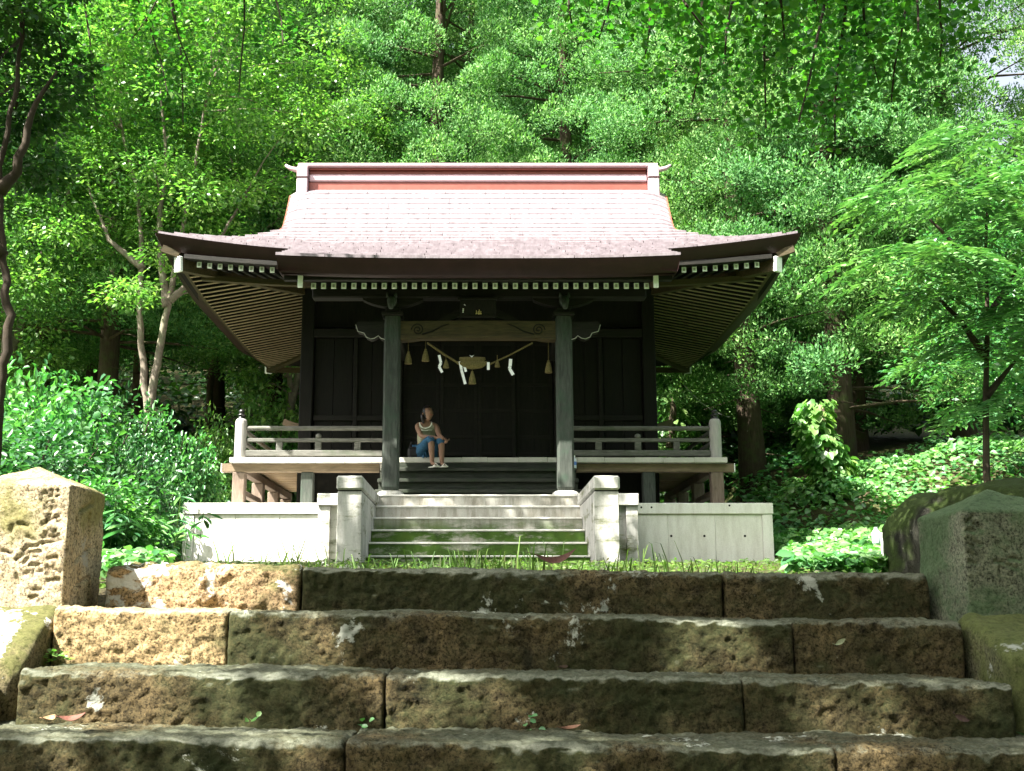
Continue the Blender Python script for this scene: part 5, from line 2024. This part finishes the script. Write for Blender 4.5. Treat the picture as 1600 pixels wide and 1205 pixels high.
def maple(seed, hang, blobs, stems, loc, label, name='maple_tree'):
    rng = np.random.default_rng(seed)
    parts = []
    tr = MB()
    for s in stems:
        n = len(s)
        tr.tube(s, [0.16 * (1 - 0.85 * k / (n - 1)) for k in range(n)], 8)
    for (c, r, n, L) in blobs:
        m_ = n // 60
        for k in range(m_):
            d = rdir(rng, 1)[0]
            p = np.array(c) + d * np.array(r) * rng.random() ** 0.4
            parts.append(spray(rng, p, 0.5, 60, L, L * 0.85, 0.22, True, 0.15))
    tw = MB()
    for (path, n, sp) in hang:
        n = int(n * 1.9)
        P = np.array(path)
        tw.tube([tuple(p) for p in P], [0.012 * (1 - 0.7 * k / (len(P) - 1)) + 0.002 for k in range(len(P))], 5)
        t = rng.random(n) ** 0.8 * (len(P) - 1)
        k = np.minimum(t.astype(int), len(P) - 2)
        fr_ = (t - k)[:, None]
        pos = P[k] * (1 - fr_) + P[k + 1] * fr_ + rng.normal(size=(n, 3)) * np.array([sp, sp, sp * 0.45])
        g = rng.normal(size=(n, 3)) * np.array([1, 1, 0.35]) + np.array([0, 0, -0.35])
        nr = np.array([0, 0, 1.0]) + rng.normal(size=(n, 3)) * 0.5
        Ls = 0.046 * (0.7 + 0.6 * rng.random(n))
        parts.append(leaves(rng, pos, g, nr, Ls, Ls * 0.9, 0.12, True))
    v, f = join(parts)
    v, f = open_gaps(v, f, GAPS, rng)
    me = mesh_np('crown', v, f)
    me.materials.append(M['leaf_maple'])
    tm = tr.mesh('trunk')
    tm.materials.append(M['bark_dark'])
    wm = tw.mesh('twigs')
    wm.materials.append(M['bark_dark'])
    return place_tree(name, (me, tm, wm), loc, 0, 1, label, 'tree', None, ('crown', 'trunk', 'twigs'))


rng0 = np.random.default_rng(77)


def hang_px(u0, v0, u1, v1, Y, k=6):
    out = []
    for i in range(k):
        t = i / (k - 1)
        X, Z = at(u0 + (u1 - u0) * t + 8 * math.sin(t * 5 + u0), v0 + (v1 - v0) * t, Y + 0.3 * math.sin(t * 3 + v1))
        out.append((X, Y + 0.3 * math.sin(t * 3 + v1), Z))
    return out


hangR = []
for (u0, u1, v1, Y, n) in ((880, 900, 40, 7.0, 90), (960, 940, 60, 6.8, 130), (1040, 1000, 90, 7.2, 170), (1110, 1080, 160, 7.0, 230), (1150, 1140, 90, 6.5, 170), (1215, 1190, 200, 6.8, 260), (1260, 1300, 150, 7.3, 220),
                           (1320, 1310, 225, 7.0, 300), (1335, 1240, 190, 6.6, 220), (1340, 1370, 130, 7.1, 200), (1420, 1400, 160, 7.4, 220), (1480, 1460, 110, 6.9, 180), (1180, 1230, 60, 6.2, 160), (1400, 1440, 50, 6.2, 160), (1000, 1100, 40, 6.2, 150)):
    hangR.append((hang_px(u0, -120, u1, v1, Y), n, 0.15))
maple(61, hangR, [((-3.0, 1.8, 6.8), (1.75, 1.6, 1.1), 11000, 0.1), ((-1.3, 2.7, 6.9), (1.5, 1.6, 1.0), 6500, 0.1), ((-5.4, 0.1, 6.9), (0.8, 0.7, 0.6), 1600, 0.1), ((0.6, 4.8, 6.9), (1.9, 1.6, 0.9), 4200, 0.09)],
      [[(-1.5, -3.5, -1.7), (-1.3, -3.3, 1), (-1.4, -2.5, 4), (-1.2, -0.5, 5.8), (-1.0, 1.5, 6.6)], [(-1.3, -2.5, 3.8), (0.5, 0.5, 5.8), (1.0, 3.5, 6.6), (1.6, 6, 6.0)], [(-1.3, -0.6, 5.8), (-2.6, 1.5, 6.6)]],
      (0, 0, 0), 'maple behind the viewer with leafy twigs hanging into the top right')
hangL = []
for (u0, u1, v1, Y, n) in ((60, 90, 90, 9.5, 130), (180, 260, 150, 10, 170), (250, 290, 200, 10.3, 170), (240, 300, 110, 9.6, 150), (370, 380, 150, 10.2, 150), (400, 440, 70, 10, 130), (100, 160, 190, 10.4, 150), (330, 200, 60, 9.8, 140), (20, 40, 60, 9.2, 130)):
    hangL.append((hang_px(u0, -120, u1, v1, Y), n, 0.17))
maple(62, hangL, [((-4.1, 10.5, 8.3), (2.2, 1.7, 0.9), 8500, 0.1), ((-5.6, 8.2, 6.9), (1.2, 1.2, 0.9), 1000, 0.085)],
      [[(-6.6, 8.5, -0.2), (-6.5, 8.6, 3), (-6.0, 9.2, 6), (-4.6, 10.4, 8)], [(-6.2, 9, 5), (-5.2, 9.8, 6.8), (-3.6, 10.6, 7.8)]],
      (0, 0, 0), 'maple left of the path with bright green twigs across the top left')


# ---- bushes
def bush_mesh(seed, r, n, L, Wd, leafm, mode='round'):
    rng = np.random.default_rng(seed)
    parts = []
    m_ = 46
    for k in range(m_):
        d = rdir(rng, 1)[0]
        d[2] = abs(d[2])
        c = d * np.array(r) * (0.55 + 0.4 * rng.random())
        parts.append(spray(rng, c, 0.34 * min(r[0], r[2]) * (0.7 + 0.6 * rng.random()), n // m_, L, Wd, 0.8, True, 0.1))
    v, f = join(parts)
    me = mesh_np('foliage', v, f)
    me.materials.append(M[leafm])
    tr = MB()
    for k in range(7):
        a = k * 0.9 + seed
        tr.tube([(0.1 * math.cos(a), 0.1 * math.sin(a), -0.4), (r[0] * 0.3 * math.cos(a), r[1] * 0.3 * math.sin(a), r[2] * 0.4), (r[0] * 0.6 * math.cos(a), r[1] * 0.6 * math.sin(a), r[2] * 0.8)], [0.03, 0.02, 0.008], 5)
    tm = tr.mesh('stems')
    tm.materials.append(M['bark_dark'])
    return me, tm


bA = bush_mesh(71, (1.35, 1.2, 1.5), 7000, 0.085, 0.045, 'leaf_bush')
bB = bush_mesh(72, (1.25, 1.1, 1.35), 6500, 0.1, 0.06, 'leaf_m')
bC = bush_mesh(73, (1.1, 1.0, 1.3), 6500, 0.09, 0.05, 'leaf_y')
GBu = 'bushes left of the shrine'
for (u, vtop, Y, m_, h, lab) in (
        (30, 640, 13.0, bA, 1.5, 'bush at the left edge behind the sunlit stone post'),
        (120, 620, 15.5, bB, 1.35, 'bush rising behind the sunlit stone post'),
        (200, 665, 15.5, bA, 1.5, 'large-leaved bush right of the sunlit stone post'),
        (272, 640, 19.0, bB, 1.35, 'bush under the forked pale tree'),
        (335, 650, 22.0, bC, 1.3, 'reddish-tipped bush just left of the left veranda corner'),
        (420, 600, 25.0, bC, 1.3, 'yellow-green bush seen through the left railing'),
        (60, 560, 18.5, bB, 1.35, 'bush farther back at the left, under the trees'),
        (180, 600, 19.0, bA, 1.5, 'shaded bush behind the large-leaved bush'),
        (238, 740, 16.6, bA, 1.5, 'low bush between the large-leaved bush and the concrete platform'),
        (120, 740, 11.5, bB, 1.35, 'low bush directly behind the sunlit stone post'),
        (1050, 655, 26.0, bC, 1.3, 'bush seen through the right-hand railing')):
    X, Z = at(u, vtop, Y)
    g = ground_z(X, Y)
    s_ = (Z - g) / (h * 1.05)
    s_ = max(0.5, s_)
    sxy = min(1.25, max(0.75, s_))
    if X < -4.1 and 14 < Y < 23:
        sxy = max(0.3, min(sxy, (-X - 4.05) / 1.4))
    place_tree('bush', m_, (X, Y, g), rt.uniform(0, 6.28), (sxy, sxy, s_), lab, 'bush', GBu, ('foliage', 'stems'))


# ---- bamboo grass by the platform's left
def sasa(seed, loc, n, label):
    rng = np.random.default_rng(seed)
    pos, dr, nr, L = [], [], [], []
    mb = MB()
    for k in range(n):
        x, y = rng.normal() * 0.45, rng.normal() * 0.5
        h = 0.35 + 0.35 * rng.random()
        mb.tube([(x, y, -0.1), (x + 0.05, y, h)], [0.004, 0.003], 4, False)
        for j in range(6):
            a = rng.random() * 6.28
            pos.append((x + 0.05, y, h * (0.6 + 0.4 * rng.random())))
            dr.append((math.cos(a), math.sin(a), -0.35 + 0.3 * rng.random()))
            nr.append((rng.normal() * 0.2, rng.normal() * 0.2, 1))
            L.append(0.17 + 0.1 * rng.random())
    L = np.array(L)
    v, f = leaves(rng, np.array(pos), np.array(dr), np.array(nr), L, L * 0.2, 0.12, True)
    me = mesh_np('foliage', v, f)
    me.materials.append(M['leaf_pale'])
    sm = mb.mesh('stems')
    sm.materials.append(M['grass'])
    return place_tree('bamboo_grass', (me, sm), loc, 0, 1, label, 'plant', 'bamboo grass clumps', ('foliage', 'stems'))


sasa(81, (-4.15, 10.3, 0.4), 60, 'bamboo grass clump touching the right edge of the sunlit stone post')
sasa(82, (-4.0, 12.2, 0.5), 90, 'bamboo grass clump midway between sunlit post and platform')
sasa(83, (-5.0, 14.6, 0.58), 90, 'bamboo grass clump against the left end of the concrete platform')


# ---- ground cover (stuff)
def cover(name, seed, n, region, hfun, L, Wd, mat, kind='stuff', six=True, label=None, up=1.0, rmin=None):
    rng = np.random.default_rng(seed)
    x0, x1, y0, y1 = region
    X = x0 + (x1 - x0) * rng.random(n)
    Y = y0 + (y1 - y0) * rng.random(n) ** 1.25
    keep = ~((np.abs(X) < 4.12) & (Y > 12.3) & (Y < 21.5))
    if rmin:
        keep = ~((np.abs(X) < 4.05) & (Y > 15.6) & (Y < 21.5)) & (np.abs(X) > rmin * Y)
    X, Y = X[keep], Y[keep]
    Z = np.array([ground_z(a, b) + hfun(a, b) * (0.35 + 0.65 * q) for a, b, q in zip(X, Y, rng.random(len(X)) ** 0.6)])
    pos = np.stack([X, Y, Z], 1)
    m_ = len(pos)
    g = rng.normal(size=(m_, 3)) * np.array([1, 1, 0.25]) + np.array([0, -0.5, -0.25])
    nr = np.array([-0.1, -0.35, 1.0]) + rng.normal(size=(m_, 3)) * 0.38
    Ls = L * (0.55 + 0.8 * rng.random(m_))
    v, f = leaves(rng, pos, g, nr, Ls, Ls * Wd / L, 0.15, six)
    o = link(name, mesh_np(name, v, f), mat)
    o['kind'] = kind
    if label:
        tag(o, label, 'plants')
    return o


def hR(x, y):
    return 0.10 + 0.34 * max(0, 0.5 + mnoise.noise(Vector((x * 0.9, y * 0.7, 3.0)))) * sstep(y, 6.5, 10)


cover('ground_cover', 91, 29000, (4.15, 11.5, 7.6, 21.5), lambda x, y: hR(x, y) * 1.1, 0.11, 0.085, M['leaf_cover'], 'stuff', True, 'thick bright leafy ground cover filling the clearing right of the platform')
cover('ground_cover', 92, 16000, (-13, -3.9, 6.2, 20), lambda x, y: 0.4, 0.1, 0.055, M['leaf_m'], 'stuff', True, 'mixed green undergrowth on the ground left of the platform')
cover('ground_cover', 93, 9000, (-7, 7, 21.6, 30), lambda x, y: 0.55, 0.14, 0.09, M['leaf_m'], 'stuff', True, 'undergrowth on the slope behind the shrine')
cover('moss_tufts', 94, 16000, (-4.2, 4.4, 5.35, 12.4), lambda x, y: 0.02 + 0.1 * max(0, mnoise.noise(Vector((x * 2.2, y * 1.1, 0)))) + 0.05 * sstep(y, 8, 12), 0.045, 0.02, M['grass'], 'stuff', False, 'low grass and moss on the strip above the top step')
cover('grass', 194, 5000, (-4.3, 4.6, 11.0, 15.65), lambda x, y: 0.09, 0.08, 0.02, M['grass'], 'stuff', False, 'grass growing along the foot of the concrete platform')

cover('ground_cover', 97, 9000, (2.0, 4.4, 8.2, 15.6), lambda x, y: 0.16 + 0.1 * sstep(y, 9, 13), 0.1, 0.07, M['leaf_cover'], 'stuff', True, 'leafy ground cover creeping up to the right wall of the concrete platform', 1.0, 0.268)
cover('ground_cover', 98, 5000, (-4.4, -1.9, 6.4, 15.6), lambda x, y: 0.2, 0.09, 0.05, M['leaf_cover'], 'stuff', True, 'low leafy plants between the sunlit post and the platform', 1.0, 0.268)
cover('undergrowth', 99, 14000, (-24, 24, 24, 48), lambda x, y: 0.8, 0.3, 0.2, M['leaf_dark'], 'stuff', True, 'dark undergrowth beneath the forest on the slope')

# vine column on a stump right of the shrine
def vine(loc, h, rad, n, seed, label, L=0.15):
    rng = np.random.default_rng(seed)
    t = rng.random(n)
    a = rng.random(n) * 6.28
    rr = rad * (0.6 + 0.6 * rng.random(n)) * (1.25 - 0.35 * t)
    pos = np.stack([rr * np.cos(a) + 0.15 * np.sin(t * 6), rr * np.sin(a), t * h], 1)
    d = np.stack([np.cos(a), np.sin(a), -0.9 + 0 * a], 1) + rng.normal(size=(n, 3)) * 0.3
    nr = np.stack([np.cos(a), np.sin(a), 0.7 + 0 * a], 1) + rng.normal(size=(n, 3)) * 0.3
    Ls = L * (0.6 + 0.7 * rng.random(n))
    v, f = leaves(rng, pos, d, nr, Ls, Ls * 0.8, 0.12, True)
    me = mesh_np('foliage', v, f)
    me.materials.append(M['leaf_vine'])
    tm = MB().tube([(0, 0, -0.3), (0.1, 0, h * 0.5), (0.05, 0, h * 0.95)], [0.09, 0.07, 0.03], 7).mesh('stem')
    tm.materials.append(M['bark'])
    return place_tree('vine', (me, tm), loc, 0, 1, label, 'vine', None, ('foliage', 'stem'))


X, Z = at(1288, 760, 19.5)
vine((X, 19.5, ground_z(X, 19.5)), at(1288, 625, 19.5)[1] - ground_z(X, 19.5), 0.27, 800, 95, 'bright vine climbing a bare stem right of the shrine')
X, Z = at(1045, 640, 23.5)
vine((X, 23.5, 3.6), 1.0, 0.3, 120, 96, 'hanging vine seeding under the rear right eave corner', 0.13)


# ---- grass and small weeds
def grass_tuft(seed, loc, n, h, label, name='grass_tuft', cat='grass', spread=0.06, lean=0.35, mat='grass'):
    rng = np.random.default_rng(seed)
    mb = MB()
    for k in range(n):
        a = rng.random() * 6.28
        x, y = rng.normal() * spread, rng.normal() * spread * 0.6
        H = h * (0.5 + 0.5 * rng.random())
        dx, dy = math.cos(a) * lean * H, math.sin(a) * lean * H
        w = 0.004 + 0.002 * rng.random()
        pts = [(x, y, -0.02), (x + dx * 0.2, y + dy * 0.2, H * 0.5), (x + dx * 0.6, y + dy * 0.6, H * 0.88), (x + dx * 1.2, y + dy * 1.2, H * 0.92)]
        v, f = [], []
        for i, p in enumerate(pts):
            ww = w * (1 - i / 3.2)
            v += [(p[0] - ww, p[1], p[2]), (p[0] + ww, p[1], p[2])]
        for i in range(3):
            f.append((2 * i, 2 * i + 1, 2 * i + 3, 2 * i + 2))
        mb.add(v, f)
    o = link(name, mb.mesh(name), M[mat], None, True, loc=loc)
    return tag(o, label, cat, 'grass tufts along the top step')


GT = [(480, 5.6, 9, 0.16, 'grass tuft in front of the left cheek wall base'), (555, 5.8, 14, 0.1, 'short grass tuft at the foot of the left cheek wall'), (655, 6.4, 14, 0.11, 'grass tuft at the left end of the concrete stair'),
      (752, 6.2, 26, 0.12, 'densest grass tuft at the middle of the concrete stair'), (700, 6.8, 16, 0.1, 'thin grass left of the stair middle'), (800, 6.8, 14, 0.11, 'thin grass right of the stair middle'),
      (842, 6.0, 9, 0.17, 'tall curved grass blades left of the reddish husk'), (945, 6.2, 20, 0.09, 'low grass at the foot of the right cheek wall'), (980, 6.5, 16, 0.08, 'low grass right of the right cheek wall'),
      (1010, 6.6, 8, 0.15, 'wispy grass against the right platform wall'), (1075, 6.6, 14, 0.09, 'grass in front of the middle of the right platform wall'), (1160, 6.6, 12, 0.08, 'grass near the right corner of the platform'), (388, 5.5, 6, 0.1, 'few blades on the lichened block')]
for i, (u, Y, n, h, lab) in enumerate(GT):
    X, Z = at(u, 880, Y)
    grass_tuft(100 + i, (X, Y, max(ground_z(X, Y), 0.16 if Y < 5.6 else 0)), int(n * 1.6), h * 2.0, lab, spread=0.1)


# fallen leaves, husk, twigs
def dead_leaf(loc, L, Wd, rz, label, col, curl=0.3, name='fallen_leaf'):
    mb = MB()
    n = 7
    v, f = [], []
    for i in range(n + 1):
        t = i / n
        w = Wd / 2 * math.sin(math.pi * min(1, t * 0.92 + 0.06)) ** 0.8
        z = curl * L * (t - 0.5) ** 2 * 1.6
        x = (t - 0.5) * L
        v += [(x, -w, z + 0.35 * w), (x, 0, z), (x, w, z + 0.45 * w)]
    for i in range(n):
        for k in range(2):
            f.append((3 * i + k, 3 * i + 3 + k, 3 * i + 4 + k, 3 * i + 1 + k))
    mb.add(v, f)
    mb.tube([(-L * 0.5, 0, curl * L * 0.4), (-L * 0.68, 0.01, curl * L * 0.5)], 0.0015, 4)
    m_ = bpy.data.materials.get('leaf_' + '_'.join(f'{c:.2f}' for c in col)) or plain('leaf_' + '_'.join(f'{c:.2f}' for c in col), col, 0.7, 0.2, 0.35, 0, 90)
    o = link(name, mb.mesh(name), m_, None, True, loc=loc)
    o.rotation_euler = (R(12), R(-8), rz)
    return tag(o, label, 'leaf')


def on_step(u, row, dy=0.06):
    """point on the tread above row index (rows list), dy in front of the riser behind"""
    yf_next = rows[row - 1][0]
    Y = yf_next - dy
    X = at(u, 1000, Y)[0]
    return X, Y, zlr(rows[row][2], rows[row][3], X)


x, y, z = on_step(122, 3, 0.09)
dead_leaf((x, y, z + 0.02), 0.085, 0.05, 0.3, 'curled reddish-brown leaf at the left end of the second lowest tread', (0.12, 0.05, 0.035), 0.6)
x, y, z = on_step(85, 3, 0.07)
dead_leaf((x, y, z + 0.02), 0.06, 0.035, 1.3, 'pale tan leaf beside the curled reddish-brown one', (0.26, 0.16, 0.085), 0.5)
x, y, z = on_step(890, 3, 0.05)
dead_leaf((x, y, z + 0.012), 0.07, 0.03, 0.1, 'flat dark brown leaf at the middle of the lowest visible tread', (0.07, 0.035, 0.02), 0.3)
x, y, z = on_step(880, 2, 0.04)
dead_leaf((x, y, z + 0.012), 0.04, 0.03, 0.6, 'tiny dark leaf at the middle of the second tread', (0.03, 0.018, 0.01), 0.4)
x, y, z = on_step(1584, 3, 0.1)
dead_leaf((x, y, z + 0.015), 0.05, 0.035, 2.0, 'fresh green leaf at the right end of the lowest tread', (0.05, 0.16, 0.03), 0.3)
X, Z = at(1312, 1003, 4.585)
o = dead_leaf((X, 4.575, Z), 0.045, 0.018, 0, 'pale grey-green leaf stuck to the riser of the third step', (0.22, 0.24, 0.14), 0.2)
o.rotation_euler = (R(75), R(-30), 0)
X, Z = at(1500, 1122, 4.17)
o = dead_leaf((X, 4.155, Z), 0.05, 0.022, 0, 'dark brown leaf clinging to the riser of the second step at right', (0.06, 0.035, 0.03), 0.2)
o.rotation_euler = (R(75), R(20), 0)
X, Z = at(868, 878, 5.75)
o = dead_leaf((X, 5.72, max(Z, 0.17)), 0.2, 0.05, 0.1, 'long reddish-brown husk with a curled tip on the top step', (0.07, 0.03, 0.02), 0.75, 'husk')
o['category'] = 'husk'
o.rotation_euler = (R(40), R(-8), 0.05)
# little green weeds on the treads
for i, (u, row, lab, n) in enumerate(((400, 3, 'small clover-like sprout left of the middle on the lowest tread', 5), (575, 3, 'small green sprout near the middle of the lowest tread', 4), (828, 3, 'small green sprout right of the middle on the lowest tread', 6), (85, 2, 'leafy weed in the left corner of the second tread', 14), (100, 2, 'second leafy weed in the left corner of the second tread', 9))):
    x, y, z = on_step(u, row, 0.05)
    rng = np.random.default_rng(300 + i)
    pos = np.array([[0, 0, 0.02]] * n) + rng.normal(size=(n, 3)) * np.array([0.018, 0.012, 0.01])
    v, f = leaves(rng, pos, rng.normal(size=(n, 3)) * np.array([1, 1, 0.3]) + np.array([0, 0, 0.3]), rng.normal(size=(n, 3)) * 0.3 + np.array([0, -0.4, 1]), 0.025, 0.02, 0.1, True)
    o = link('weed', mesh_np('weed', v, f), M['leaf_vine'] if row == 2 else M['leaf_cover'], None, loc=(x, y, z + 0.01))
    tag(o, lab, 'weed')
# small board and container beside the boulder
X, Z = at(1384, 850, 8.3)
sb = empty('small_board', (X, 8.3, 0.3), 'narrow white and purple board standing beside the mossy boulder', 'sign')
MB().box(X - 0.035, X + 0.05, 8.28, 8.3, ground_z(X, 8.3) - 0.02, Z + 0.08, 0.002).build('board', M['paper'], sb)
MB().box(X + 0.0, X + 0.045, 8.274, 8.2795, ground_z(X, 8.3) + 0.03, Z + 0.06, 0.001).build('printed_panel', M['purple'], sb)
X, Z = at(1369, 838, 9.2)
tag(MB().lathe((X, 9.2, Z - 0.06), [(0.03, 0), (0.033, 0.01), (0.033, 0.09), (0.012, 0.115), (0.012, 0.13)], 12).build('plastic_bottle', M['plastic'], None, True), 'pale blue-grey plastic bottle among leaves left of the boulder', 'bottle')
print('tris', sum(len(m.polygons) * 2 for m in bpy.data.meshes))
